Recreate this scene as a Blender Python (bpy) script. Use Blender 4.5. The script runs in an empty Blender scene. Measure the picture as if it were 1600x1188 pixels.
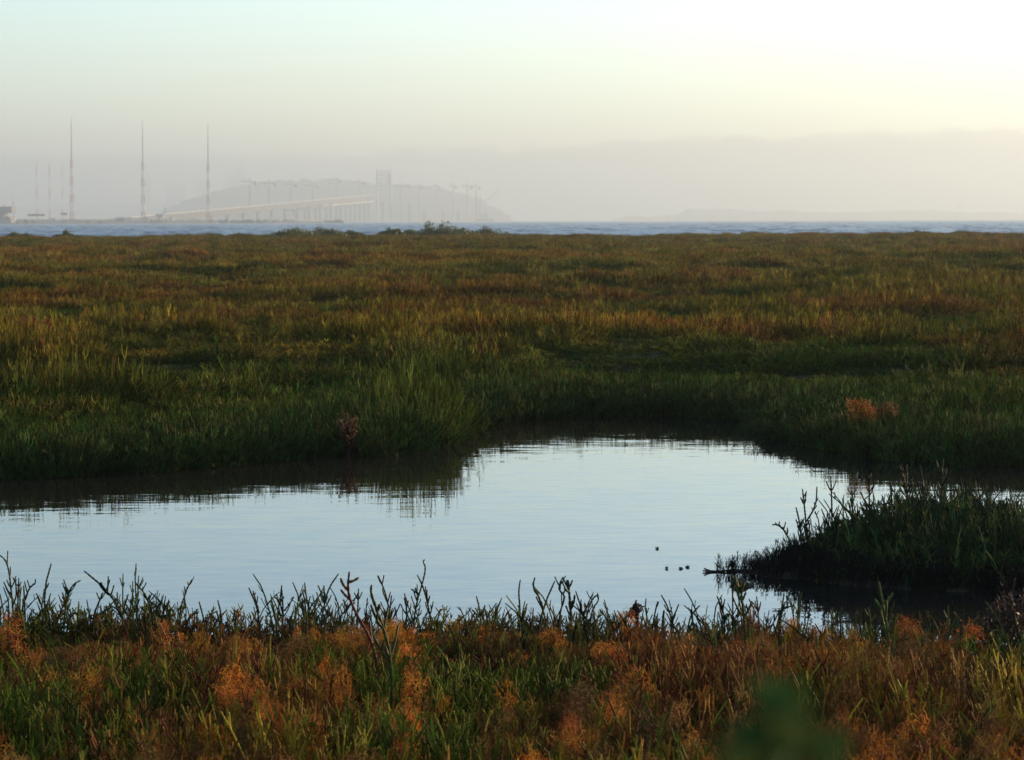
import bpy, math, random
import numpy as np
from mathutils import Matrix, Vector

R = math.radians
rng = np.random.default_rng(11)
random.seed(11)
SC = bpy.context.scene
COL = SC.collection

# ------------------------------------------------------------------ camera
F = 4537.0                      # focal length in pixels of the 1600 px wide photograph
CAMZ = 1.6
HORIZ = 345.0
PITCH = math.atan((594 - HORIZ) / F)
ROLL = R(-0.186)
cam_d = bpy.data.cameras.new('camera')
cam = bpy.data.objects.new('camera', cam_d)
COL.objects.link(cam)
CAMROT = (Matrix.Rotation(math.pi / 2 - PITCH, 4, 'X') @ Matrix.Rotation(ROLL, 4, 'Z'))
cam.matrix_world = Matrix.Translation((0, 0, CAMZ)) @ CAMROT
cam_d.sensor_width = 36.0
cam_d.lens = 36.0 * F / 1600.0
cam_d.clip_start = 0.1
cam_d.clip_end = 60000
cam_d.dof.use_dof = True
cam_d.dof.focus_distance = 13.0
cam_d.dof.aperture_fstop = 14.0
SC.camera = cam

# ------------------------------------------------------------------ sky, sun, exposure
SUN_AZ = 52.0      # degrees to the right of the view direction
SUN_EL = 11.0
world = bpy.data.worlds.new('World')
SC.world = world
world.use_nodes = True
wn = world.node_tree.nodes
wn.clear()
sky = wn.new('ShaderNodeTexSky')
sky.sky_type = 'NISHITA'
sky.sun_disc = False
sky.sun_elevation = R(SUN_EL)
sky.sun_rotation = R(SUN_AZ)
sky.altitude = 0
sky.air_density = 1.0
sky.dust_density = 0.75
sky.ozone_density = 3.2
bg = wn.new('ShaderNodeBackground')
bg.inputs['Strength'].default_value = 0.15
wo = wn.new('ShaderNodeOutputWorld')
world.node_tree.links.new(sky.outputs[0], bg.inputs[0])
world.node_tree.links.new(bg.outputs[0], wo.inputs[0])

sun_d = bpy.data.lights.new('sun', 'SUN')
sun_d.energy = 5.0
sun_d.angle = R(0.6)
sun_d.color = (1.0, 0.70, 0.40)
sun = bpy.data.objects.new('sun', sun_d)
COL.objects.link(sun)
sdir = Vector((math.sin(R(SUN_AZ)) * math.cos(R(SUN_EL)), math.cos(R(SUN_AZ)) * math.cos(R(SUN_EL)), math.sin(R(SUN_EL))))
sun.rotation_euler = sdir.to_track_quat('Z', 'Y').to_euler()
sun.location = (60, 40, 40)

vs = SC.view_settings
vs.view_transform = 'Standard'
vs.look = 'None'
vs.exposure = 1.24
vs.gamma = 1.0
vs.use_curve_mapping = False
SC.cycles.use_denoising = True
SC.cycles.max_bounces = 8
SC.cycles.volume_bounces = 2
SC.cycles.transmission_bounces = 4
SC.cycles.caustics_reflective = False
SC.cycles.caustics_refractive = False

# ------------------------------------------------------------------ helpers
ROT3 = CAMROT.to_3x3()


def P(px, py, D):
    """point on the ray through a pixel of the photograph, at ground distance D"""
    d = ROT3 @ Vector(((px - 800) / F, -(py - 594) / F, -1.0))
    s = D / d.y
    return Vector((d.x * s, D, CAMZ + d.z * s))


def onz(px, py, z=0.0):
    d = ROT3 @ Vector(((px - 800) / F, -(py - 594) / F, -1.0))
    s = (z - CAMZ) / d.z
    return Vector((d.x * s, d.y * s, z))


def mpp(D):
    return D / F


def hash2(ix, iy, seed):
    h = (ix.astype(np.int64) * 374761393 + iy.astype(np.int64) * 668265263 + seed * 1442695041) & 0x7fffffff
    h = ((h ^ (h >> 13)) * 1274126177) & 0x7fffffff
    h = (h ^ (h >> 16)) & 0xffff
    return h / 65535.0


def vnoise(x, y, seed=0):
    x = np.asarray(x, float); y = np.asarray(y, float)
    ix = np.floor(x); iy = np.floor(y)
    fx = x - ix; fy = y - iy
    fx = fx * fx * (3 - 2 * fx); fy = fy * fy * (3 - 2 * fy)
    a = hash2(ix, iy, seed); b = hash2(ix + 1, iy, seed)
    c = hash2(ix, iy + 1, seed); d = hash2(ix + 1, iy + 1, seed)
    return a + (b - a) * fx + (c - a) * fy + (a - b - c + d) * fx * fy


def fbm(x, y, seed=0, oct=3):
    s = 0; a = 0.5; t = 0
    for o in range(oct):
        s = s + a * vnoise(x * 2 ** o + 17.3 * o, y * 2 ** o - 9.1 * o, seed + o)
        t += a; a *= 0.5
    return s / t


def smooth(e0, e1, x):
    t = np.clip((x - e0) / (e1 - e0), 0, 1)
    return t * t * (3 - 2 * t)


class MB:
    """collects tubes, beams, boxes, blades; build() links them as one mesh object"""
    def __init__(self):
        self.v = []; self.f = []; self.a = []; self.n = 0

    def add(self, verts, faces, val=0.5):
        self.v.extend([tuple(p) for p in verts])
        self.f.extend([tuple(i + self.n for i in q) for q in faces])
        self.a.extend([val] * len(verts))
        self.n += len(verts)

    def tube(self, pts, rad, sides=3, val=0.5, cap=True):
        pts = np.asarray(pts, float)
        m = len(pts)
        rad = np.broadcast_to(np.asarray(rad, float), (m,))
        t = np.gradient(pts, axis=0)
        t /= (np.linalg.norm(t, axis=1)[:, None] + 1e-12)
        ref = np.array([0.31, 0.87, 0.11]) if abs(t[:, 2]).mean() > 0.6 else np.array([0.1, 0.05, 1.0])
        u = np.cross(t, ref); u /= (np.linalg.norm(u, axis=1)[:, None] + 1e-12)
        w = np.cross(t, u)
        ang = np.arange(sides) * 2 * math.pi / sides + math.pi / 4
        ring = (u[:, None, :] * np.cos(ang)[None, :, None] + w[:, None, :] * np.sin(ang)[None, :, None])
        V = (pts[:, None, :] + ring * rad[:, None, None]).reshape(-1, 3)
        fs = []
        for i in range(m - 1):
            for k in range(sides):
                k2 = (k + 1) % sides
                fs.append((i * sides + k, i * sides + k2, (i + 1) * sides + k2, (i + 1) * sides + k))
        if cap:
            fs.append(tuple(range(sides))[::-1])
            fs.append(tuple((m - 1) * sides + k for k in range(sides)))
        self.add(V, fs, val)

    def beam(self, p, q, w, val=0.5):
        self.tube([p, q], w * 0.7071, 4, val)

    def box(self, c, s, val=0.5, rz=0.0, top=1.0):
        hx, hy, hz = s[0] / 2, s[1] / 2, s[2] / 2
        ca, sa = math.cos(rz), math.sin(rz)
        V = []
        for z, k in ((-hz, 1.0), (hz, top)):
            for x, y in ((-hx, -hy), (hx, -hy), (hx, hy), (-hx, hy)):
                x *= k; y *= k
                V.append((c[0] + x * ca - y * sa, c[1] + x * sa + y * ca, c[2] + z))
        self.add(V, [(3, 2, 1, 0), (4, 5, 6, 7), (0, 1, 5, 4), (1, 2, 6, 5), (2, 3, 7, 6), (3, 0, 4, 7)], val)

    def mesh(self, name, mat, origin=(0, 0, 0), smooth_=False):
        me = bpy.data.meshes.new(name)
        v = np.array(self.v, float).reshape(-1, 3) - np.array(origin)
        me.from_pydata(v.tolist(), [], self.f)
        at = me.attributes.new('v', 'FLOAT', 'POINT')
        at.data.foreach_set('value', np.array(self.a, np.float32))
        at = me.attributes.new('h', 'FLOAT', 'POINT')
        at.data.foreach_set('value', np.clip(v[:, 2] / max(1e-6, v[:, 2].max()), 0, 1).astype(np.float32))
        if mat: me.materials.append(mat)
        if smooth_: me.shade_smooth()
        me.update()
        return me

    def build(self, name, mat, parent=None, origin=None, smooth_=False):
        if origin is None: origin = parent.location if parent else (0, 0, 0)
        o = bpy.data.objects.new(name, self.mesh(name, mat, origin, smooth_))
        COL.objects.link(o)
        if parent: o.parent = parent
        else: o.location = origin
        return o


def tag(o, label=None, cat=None, group=None, kind=None):
    if label: o['label'] = label
    if cat: o['category'] = cat
    if group: o['group'] = group
    if kind: o['kind'] = kind
    return o


def root(name, loc, label, cat, group=None):
    o = bpy.data.objects.new(name, None)
    o.location = loc
    o.empty_display_size = 0.2
    COL.objects.link(o)
    return tag(o, label, cat, group)


def copy_tree(o, parent=None):
    c = o.copy()
    COL.objects.link(c)
    if parent is not None:
        c.parent = parent
    for ch in list(o.children):
        copy_tree(ch, c)
    return c


# ------------------------------------------------------------------ materials
def nmat(name):
    m = bpy.data.materials.new(name)
    m.use_nodes = True
    n = m.node_tree.nodes
    n.clear()
    out = n.new('ShaderNodeOutputMaterial')
    return m, n, m.node_tree.links, out


def mat_plain(name, col, rough=0.8, var=0.25, scale=1.0, spec=0.3, metal=0.0):
    m, n, l, out = nmat(name)
    b = n.new('ShaderNodeBsdfPrincipled')
    tc = n.new('ShaderNodeTexCoord')
    nz = n.new('ShaderNodeTexNoise')
    nz.inputs['Scale'].default_value = scale
    nz.inputs['Detail'].default_value = 5
    l.new(tc.outputs['Object'], nz.inputs['Vector'])
    mr = n.new('ShaderNodeMapRange')
    mr.inputs['To Min'].default_value = 1 - var
    mr.inputs['To Max'].default_value = 1 + var
    l.new(nz.outputs['Fac'], mr.inputs['Value'])
    mx = n.new('ShaderNodeVectorMath'); mx.operation = 'SCALE'
    mx.inputs[0].default_value = col
    l.new(mr.outputs[0], mx.inputs['Scale'])
    l.new(mx.outputs[0], b.inputs['Base Color'])
    b.inputs['Roughness'].default_value = rough
    b.inputs['Metallic'].default_value = metal
    b.inputs['Specular IOR Level'].default_value = spec
    l.new(b.outputs[0], out.inputs[0])
    return m


def mat_plant(name, col=None, trans=0.35, vary=0.5, spec=0.25, rough=0.5, ripe=0.0):
    """leaf and stem material; col None reads the tint given to each plant"""
    m, n, l, out = nmat(name)
    if col is None:
        a = n.new('ShaderNodeAttribute'); a.attribute_type = 'INSTANCER'; a.attribute_name = 'tint'
        csock = a.outputs['Color']
    else:
        c = n.new('ShaderNodeRGB'); c.outputs[0].default_value = (*col, 1)
        csock = c.outputs[0]
    va = n.new('ShaderNodeAttribute'); va.attribute_name = 'v'
    if ripe > 0:
        # stem tips ripen to gold and rust in autumn
        ha = n.new('ShaderNodeAttribute'); ha.attribute_name = 'h'
        hr = n.new('ShaderNodeMapRange')
        hr.inputs['From Min'].default_value = 0.40; hr.inputs['From Max'].default_value = 0.85
        hr.inputs['To Max'].default_value = ripe
        l.new(ha.outputs['Fac'], hr.inputs['Value'])
        rm = n.new('ShaderNodeVectorMath'); rm.operation = 'MULTIPLY'
        rm.inputs[1].default_value = (1.85, 1.25, 0.8)
        l.new(csock, rm.inputs[0])
        mxr = n.new('ShaderNodeMix'); mxr.data_type = 'RGBA'
        l.new(hr.outputs[0], mxr.inputs['Factor'])
        l.new(csock, mxr.inputs[6]); l.new(rm.outputs[0], mxr.inputs[7])
        csock = mxr.outputs[2]
    mr = n.new('ShaderNodeMapRange')
    mr.inputs['To Min'].default_value = 1 - vary
    mr.inputs['To Max'].default_value = 1 + vary
    l.new(va.outputs['Fac'], mr.inputs['Value'])
    mul = n.new('ShaderNodeVectorMath'); mul.operation = 'SCALE'
    l.new(csock, mul.inputs[0]); l.new(mr.outputs[0], mul.inputs['Scale'])
    # some stems turn rusty
    hs = n.new('ShaderNodeHueSaturation')
    mr2 = n.new('ShaderNodeMapRange')
    mr2.inputs['From Min'].default_value = 0.0
    mr2.inputs['To Min'].default_value = 0.46
    mr2.inputs['To Max'].default_value = 0.53
    l.new(va.outputs['Fac'], mr2.inputs['Value'])
    l.new(mr2.outputs[0], hs.inputs['Hue'])
    l.new(mul.outputs[0], hs.inputs['Color'])
    b = n.new('ShaderNodeBsdfPrincipled')
    b.inputs['Roughness'].default_value = rough
    b.inputs['Specular IOR Level'].default_value = spec
    l.new(hs.outputs[0], b.inputs['Base Color'])
    t = n.new('ShaderNodeBsdfTranslucent')
    l.new(hs.outputs[0], t.inputs['Color'])
    ms = n.new('ShaderNodeMixShader'); ms.inputs[0].default_value = trans
    l.new(b.outputs[0], ms.inputs[1]); l.new(t.outputs[0], ms.inputs[2])
    l.new(ms.outputs[0], out.inputs[0])
    return m


def mat_water(name, base, layers, rough, spec=0.33):
    """layers: list of (scale x, scale y, slope x, slope y) in 1/m"""
    m, n, l, out = nmat(name)
    b = n.new('ShaderNodeBsdfPrincipled')
    b.inputs['Base Color'].default_value = (*base, 1)
    b.inputs['Roughness'].default_value = rough
    b.inputs['IOR'].default_value = 1.333
    b.inputs['Specular IOR Level'].default_value = spec
    g = n.new('ShaderNodeNewGeometry')
    acc = None
    for i, (sx, sy, ax, ay) in enumerate(layers):
        mp = n.new('ShaderNodeVectorMath'); mp.operation = 'MULTIPLY'
        mp.inputs[1].default_value = (sx, sy, 1)
        l.new(g.outputs['Position'], mp.inputs[0])
        nz = n.new('ShaderNodeTexNoise'); nz.inputs['Scale'].default_value = 1.0
        nz.inputs['Detail'].default_value = 3
        l.new(mp.outputs[0], nz.inputs['Vector'])
        sb = n.new('ShaderNodeVectorMath'); sb.operation = 'SUBTRACT'
        sb.inputs[1].default_value = (0.5, 0.5, 0.5)
        l.new(nz.outputs['Color'], sb.inputs[0])
        ml = n.new('ShaderNodeVectorMath'); ml.operation = 'MULTIPLY'
        ml.inputs[1].default_value = (ax, ay, 0)
        l.new(sb.outputs[0], ml.inputs[0])
        if acc is None:
            acc = ml.outputs[0]
        else:
            ad = n.new('ShaderNodeVectorMath'); ad.operation = 'ADD'
            l.new(acc, ad.inputs[0]); l.new(ml.outputs[0], ad.inputs[1])
            acc = ad.outputs[0]
    ad = n.new('ShaderNodeVectorMath'); ad.operation = 'ADD'
    l.new(g.outputs['Normal'], ad.inputs[0]); l.new(acc, ad.inputs[1])
    nn = n.new('ShaderNodeVectorMath'); nn.operation = 'NORMALIZE'
    l.new(ad.outputs[0], nn.inputs[0])
    l.new(nn.outputs[0], b.inputs['Normal'])
    l.new(b.outputs[0], out.inputs[0])
    return m


def mat_mud():
    m, n, l, out = nmat('marsh_mud')
    b = n.new('ShaderNodeBsdfPrincipled')
    g = n.new('ShaderNodeNewGeometry')
    nz = n.new('ShaderNodeTexNoise'); nz.inputs['Scale'].default_value = 6; nz.inputs['Detail'].default_value = 8
    l.new(g.outputs['Position'], nz.inputs['Vector'])
    cr = n.new('ShaderNodeValToRGB')
    cr.color_ramp.elements[0].position = 0.3
    cr.color_ramp.elements[0].color = (0.022, 0.018, 0.012, 1)
    cr.color_ramp.elements[1].position = 0.75
    cr.color_ramp.elements[1].color = (0.075, 0.052, 0.028, 1)
    l.new(nz.outputs['Fac'], cr.inputs[0])
    l.new(cr.outputs[0], b.inputs['Base Color'])
    b.inputs['Roughness'].default_value = 0.85
    b.inputs['Specular IOR Level'].default_value = 0.12
    bp = n.new('ShaderNodeBump'); bp.inputs['Distance'].default_value = 0.03
    l.new(nz.outputs['Fac'], bp.inputs['Height'])
    l.new(bp.outputs[0], b.inputs['Normal'])
    l.new(b.outputs[0], out.inputs[0])
    return m


M_MUD = mat_mud()
M_TUFT = mat_plant('pickleweed_tinted', None, 0.48, 0.55, 0.08, 0.65)
M_MEADOW = mat_plant('pickleweed_meadow', None, 0.48, 0.6, 0.06, 0.7, 0.4)
M_FARMEADOW = mat_plant('far_pickleweed_meadow', None, 0.45, 0.6, 0.06, 0.7, 0.3)
M_POND = mat_water('pond_water', (0.012, 0.011, 0.008), [(1.6, 5.0, 0.012, 0.011), (4.0, 16.0, 0.015, 0.045)], 0.02)
M_BAY = mat_water('bay_water', (0.010, 0.018, 0.022), [(0.22, 0.05, 0.4, 1.5), (0.6, 0.25, 0.4, 1.0), (1.6, 1.0, 0.4, 0.6)], 0.31, 0.34)

# ------------------------------------------------------------------ terrain
FAR_BANK = [(-260, 748), (-120, 747), (0, 745), (100, 741), (200, 738), (330, 728), (450, 716), (520, 709), (600, 711), (680, 692),
            (716, 672), (760, 660), (850, 653), (950, 650), (1080, 650), (1180, 655), (1230, 675), (1290, 697),
            (1400, 716), (1500, 723), (1600, 726), (1760, 728), (1900, 728)]
NEAR_BANK = [(2150, 1010), (1900, 1020), (1600, 1040), (1450, 1036), (1300, 1034), (1150, 1020), (1000, 1012), (850, 1016),
             (700, 1004), (560, 1006), (420, 1000), (300, 1002), (150, 1000), (0, 1004), (-200, 1000), (-500, 990)]
POLY = np.array([tuple(onz(*p))[:2] for p in FAR_BANK + NEAR_BANK])
ISLE = np.array([tuple(onz(*p))[:2] for p in [(1104, 893), (1150, 898), (1220, 906), (1300, 914), (1380, 920), (1450, 925), (1600, 930),
                                              (1760, 932), (1800, 880), (1600, 858), (1500, 853), (1400, 854), (1330, 860), (1260, 874), (1180, 886)]])


def sdist(x, y, poly):
    """signed distance to a polygon, negative inside"""
    x = np.asarray(x, float); y = np.asarray(y, float)
    d = np.full(x.shape, 1e9); inside = np.zeros(x.shape, bool)
    n = len(poly)
    for i in range(n):
        a = poly[i]; b = poly[(i + 1) % n]
        e = b - a
        t = np.clip(((x - a[0]) * e[0] + (y - a[1]) * e[1]) / (e @ e + 1e-12), 0, 1)
        d = np.minimum(d, np.hypot(x - a[0] - t * e[0], y - a[1] - t * e[1]))
        c = ((a[1] > y) != (b[1] > y)) & (x < (b[0] - a[0]) * (y - a[1]) / (b[1] - a[1] + 1e-12) + a[0])
        inside ^= c
    return np.where(inside, -d, d)


EDGE = 226.0


def edge_y(x):
    return EDGE + 10 * (fbm(x / 22.0, x * 0, 5) - 0.5) + 3 * (vnoise(x / 4, x * 0, 6) - 0.5)


def pond_d(x, y):
    d = sdist(x, y, POLY)
    return d + 0.22 * (vnoise(x * 1.6, y * 1.6, 3) - 0.5) + 0.10 * (vnoise(x * 5, y * 5, 4) - 0.5)


def ground_z(x, y, d=None, di=None):
    if d is None: d = pond_d(x, y)
    if di is None: di = sdist(x, y, ISLE) + 0.10 * (vnoise(x * 4, y * 4, 8) - 0.5)
    far = y > 12.5
    hum = 0.30 * (fbm(x / 3.2, y / 2.2, 21) - 0.5) + 0.34 * (fbm(x / 11.0, y / 9.0, 23) - 0.5)
    top = np.where(far, 0.03 + 0.15 * smooth(0.2, 4.5, d) + hum * smooth(0.5, 4.0, d), 0.03 + 0.035 * smooth(10.5, 7, y) + 0.12 * smooth(7, 2, y) + 0.05 * (fbm(x * 1.5, y * 1.5, 31) - 0.5))
    w = np.where(far, 0.35, 0.3)
    bank = np.where(d > 0, top * smooth(-0.05, 1, d / w), 0.0)
    z = np.where(d > 0, np.maximum(bank, 0.004 + 0.1 * np.minimum(d, 0.05)), -0.35 * smooth(0, 1.2, -d) - 0.02)
    zi = np.where(di < 0, 0.018 * smooth(0, 0.12, -di) + 0.07 * smooth(0.1, 0.6, -di) + 0.035 * (fbm(x * 9, y * 9, 33) - 0.5), -0.4)
    z = np.maximum(z, zi)
    e = edge_y(x) - y
    z = np.where(y > 100, np.where(e > 0, z * smooth(-0.2, 1.5, e), -0.5 * smooth(0, 6, -e)), z)
    return z


def grid_mesh(name, X, Y, Z, mat, smooth_=True):
    r, c = X.shape
    V = np.stack([X, Y, Z], -1).reshape(-1, 3)
    me = bpy.data.meshes.new(name)
    i = np.arange((r - 1) * (c - 1))
    a = (i // (c - 1)) * c + i % (c - 1)
    fc = np.stack([a, a + 1, a + c + 1, a + c], 1).astype(np.int32)
    me.vertices.add(len(V)); me.vertices.foreach_set('co', V.astype(np.float32).ravel())
    me.loops.add(fc.size); me.loops.foreach_set('vertex_index', fc.ravel())
    me.polygons.add(len(fc))
    me.polygons.foreach_set('loop_start', (np.arange(len(fc)) * 4).astype(np.int32))
    me.update(calc_edges=True)
    me.validate()
    if smooth_: me.shade_smooth()
    me.materials.append(mat)
    o = bpy.data.objects.new(name, me)
    COL.objects.link(o)
    return o


ys = np.concatenate([[-60, -30, -12, -5], np.arange(-2, 6, 0.25), np.arange(6, 24, 0.06), 24 * (EDGE + 14 / 1.0) ** 0 * np.exp(np.linspace(0, math.log(245 / 24.0), 260))])
us = np.linspace(-1, 1, 260)
YY, UU = np.meshgrid(ys, us, indexing='ij')
XX = UU * (4.0 + 0.26 * np.maximum(YY, 0) + 0.6 * np.maximum(-YY, 0))
tag(grid_mesh('marsh_ground', XX, YY, ground_z(XX, YY), M_MUD), kind='structure')

# pond water sheet (the banks rise through it)
pw = MB()
pw.add([(-9, 8.5, 0), (11, 8.5, 0), (11, 26, 0), (-9, 26, 0)], [(0, 1, 2, 3)])
tag(pw.build('pond_water', M_POND), kind='structure')

# bay water: real wave relief from the shore out, to the far horizon
ny = 640
yb = 212 * np.exp(np.linspace(0, math.log(2600 / 212.0), ny))
ub = np.linspace(-1, 1, 360)
YB, UB = np.meshgrid(yb, ub, indexing='ij')
XB = UB * (12 + 0.27 * YB)
ca, sa = math.cos(0.35), math.sin(0.35)
Xr, Yr = XB * ca + YB * sa, -XB * sa + YB * ca
ZB = 0.42 * (1 - np.abs(2 * vnoise(Xr / 9.0, Yr / 3.4, 41) - 1)) + 0.16 * (1 - np.abs(2 * vnoise(Xr / 3.6, Yr / 1.5, 42) - 1)) + 0.10 * vnoise(Xr / 26, Yr / 40, 43)
ZB = ZB - 0.52
ZB *= smooth(206, 240, YB) * 0.85 + 0.15
tag(grid_mesh('bay_water', XB, YB, ZB, M_BAY), kind='structure')
yo = 2590 * np.exp(np.linspace(0, math.log(12900 / 2590.0), 60))
YO, UO = np.meshgrid(yo, np.linspace(-1, 1, 120), indexing='ij')
XO = UO * (12 + 0.27 * YO) * 1.25
ZO = -0.2 + 0.2 * vnoise(XO / 30, YO / 50, 44)
tag(grid_mesh('outer_bay_water', XO, YO, ZO - 0.05, M_BAY), kind='structure')

# ------------------------------------------------------------------ haze and fog
def mat_vol(name, col, dens, aniso):
    m, n, l, out = nmat(name)
    v = n.new('ShaderNodeVolumePrincipled')
    v.inputs['Color'].default_value = (*col, 1)
    v.inputs['Density'].default_value = dens
    v.inputs['Anisotropy'].default_value = aniso
    l.new(v.outputs[0], out.inputs['Volume'])
    return m


hz = MB()
hz.box((0, 6250, 109), (13000, 13500, 222))
tag(hz.build('haze', mat_vol('haze_air', (0.43, 0.505, 0.56), 3.0e-4, 0.45)), kind='stuff')

# fog bank rolling over the far side of the bay, beyond the haze
fx = np.linspace(-9000, 9000, 700); fy = np.linspace(13200, 19000, 60)
FY, FX = np.meshgrid(fy, fx, indexing='ij')
pxf = 800 + FX / 14500 * F
topz = (112 + 42 * smooth(300, 1700, pxf)) / F * 14000
prof = np.sqrt(smooth(13200, 15000, FY)) * smooth(19000, 16000, FY)
lump = 100 * (fbm(FX / 110, FY / 700, 61, 5) - 0.5) + 15 * (fbm(FX / 2100, FY / 2100, 66, 2) - .5)
FZ = -2 + prof * (topz + lump * 1.2)
fog = grid_mesh('fog_bank', FX, FY, FZ, mat_vol('fog_bank_air', (0.33, 0.375, 0.42), 6.5e-4, 0.4))
bm_f = fog.data
import bmesh
bmf = bmesh.new(); bmf.from_mesh(bm_f)
ret = bmesh.ops.extrude_face_region(bmf, geom=bmf.faces[:])
for e in ret['geom']:
    if isinstance(e, bmesh.types.BMVert): e.co.z = -4
bmesh.ops.recalc_face_normals(bmf, faces=bmf.faces[:])
bmf.to_mesh(bm_f); bmf.free()
tag(fog, kind='stuff')

# ------------------------------------------------------------------ scatter
HID = bpy.data.collections.new('plant_sources')


def scatter_group(coll):
    g = bpy.data.node_groups.new('scatter', 'GeometryNodeTree')
    g.interface.new_socket('Geometry', in_out='INPUT', socket_type='NodeSocketGeometry')
    g.interface.new_socket('Geometry', in_out='OUTPUT', socket_type='NodeSocketGeometry')
    n = g.nodes; l = g.links
    gi = n.new('NodeGroupInput'); go = n.new('NodeGroupOutput')
    ip = n.new('GeometryNodeInstanceOnPoints')
    ci = n.new('GeometryNodeCollectionInfo')
    ci.inputs['Collection'].default_value = coll
    ci.inputs['Separate Children'].default_value = True
    ci.inputs['Reset Children'].default_value = True
    ip.inputs['Pick Instance'].default_value = True
    l.new(gi.outputs[0], ip.inputs['Points'])
    l.new(ci.outputs[0], ip.inputs['Instance'])
    for nm, dt, sock in (('idx', 'INT', 'Instance Index'), ('rot', 'FLOAT_VECTOR', 'Rotation'), ('scl', 'FLOAT_VECTOR', 'Scale')):
        a = n.new('GeometryNodeInputNamedAttribute'); a.data_type = dt
        a.inputs['Name'].default_value = nm
        out = [s for s in a.outputs if s.enabled and s.name == 'Attribute'][0]
        if sock == 'Rotation':
            e = n.new('FunctionNodeEulerToRotation')
            l.new(out, e.inputs[0]); out = e.outputs[0]
        l.new(out, ip.inputs[sock])
    l.new(ip.outputs[0], go.inputs[0])
    return g


def scatter(name, protos, pos, rotz, tilt, scl, tint, idx=None):
    """protos: meshes; one stuff object whose plants are instances"""
    coll = bpy.data.collections.new(name + '_source')
    for i, me in enumerate(protos):
        o = bpy.data.objects.new('%s_%02d' % (name, i), me)
        coll.objects.link(o)
    N = len(pos)
    me = bpy.data.meshes.new(name)
    me.vertices.add(N)
    me.vertices.foreach_set('co', pos.astype(np.float32).ravel())
    rot = np.stack([tilt * np.cos(rotz * 3.1), tilt * np.sin(rotz * 3.1), rotz], 1)
    a = me.attributes.new('rot', 'FLOAT_VECTOR', 'POINT'); a.data.foreach_set('vector', rot.astype(np.float32).ravel())
    a = me.attributes.new('scl', 'FLOAT_VECTOR', 'POINT'); a.data.foreach_set('vector', scl.astype(np.float32).ravel())
    a = me.attributes.new('tint', 'FLOAT_VECTOR', 'POINT'); a.data.foreach_set('vector', tint.astype(np.float32).ravel())
    if idx is None: idx = rng.integers(0, len(protos), N)
    a = me.attributes.new('idx', 'INT', 'POINT'); a.data.foreach_set('value', idx.astype(np.int32))
    o = bpy.data.objects.new(name, me)
    COL.objects.link(o)
    md = o.modifiers.new('plants', 'NODES')
    md.node_group = scatter_group(coll)
    tag(o, kind='stuff')
    return o


def stem_path(base, h, lean, az, n, curl=0.0, wob=0.0):
    t = np.linspace(0, 1, n)
    ca, sa = math.cos(az), math.sin(az)
    off = lean * (t ** 1.5) + curl * np.maximum(t - 0.6, 0) ** 2
    x = base[0] + ca * off * h + wob * h * np.cumsum(rng.normal(0, 1, n)) / n
    y = base[1] + sa * off * h + wob * h * np.cumsum(rng.normal(0, 1, n)) / n
    z = base[2] + h * t * (1 - 0.25 * lean * t)
    return np.stack([x, y, z], 1)


def far_tuft(seed, n=54, w=0.46, h=0.29):
    b = MB()
    for i in range(n):
        a = rng.uniform(0, 6.283); r = w * 0.5 * math.sqrt(rng.uniform())
        base = np.array((r * math.cos(a), r * math.sin(a), -0.03))
        hh = h * rng.uniform(0.55, 1.15)
        p = stem_path(base, hh, rng.uniform(0, .5), a + rng.normal(0, 1), 3)
        b.tube(p, [0.006, 0.006, 0.004], 3, rng.uniform(), cap=False)
        for k in range(2):
            q = p[1] * rng.uniform(.6, 1.0) + p[2] * 0.2
            aa = rng.uniform(0, 6.28)
            q = p[1]
            e = q + np.array((math.cos(aa) * .05, math.sin(aa) * .05, .08)) * rng.uniform(.7, 1.3)
            b.tube([q, e], [0.006, 0.004], 3, rng.uniform(), cap=False)
    return b.mesh('far_tuft', M_FARMEADOW)


def mid_tuft(seed, n=40, w=0.27, h=0.23, thick=0.0027):
    b = MB()
    for i in range(n):
        a = rng.uniform(0, 6.283); r = w * 0.5 * math.sqrt(rng.uniform())
        base = np.array((r * math.cos(a), r * math.sin(a), -0.03))
        hh = h * rng.uniform(0.5, 1.15) * (1.12 - .55 * (2 * r / w) ** 2)
        p = stem_path(base, hh, rng.uniform(0, .95), a + rng.normal(0, .8), 5, wob=0.07)
        v = rng.uniform()
        b.tube(p, thick * np.array([1.1, 1, 1, .95, .7]), 3, v, cap=False)
        for k in range(rng.integers(2, 6)):
            t = rng.uniform(0.3, 0.9) * 4
            j = int(t); q = p[j] * (1 - (t - j)) + p[min(j + 1, 4)] * (t - j)
            aa = rng.uniform(0, 6.28); L = hh * rng.uniform(.12, .28)
            m1 = q + np.array((math.cos(aa) * .35 * L, math.sin(aa) * .35 * L, .45 * L))
            e = q + np.array((math.cos(aa) * .45 * L, math.sin(aa) * .45 * L, L))
            b.tube([q, m1, e], [thick * .8, thick * .95, thick * .65], 3, min(1, max(0, v + rng.normal(0, .2))), cap=False)
    return b.mesh('mid_tuft', M_MEADOW)


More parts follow.
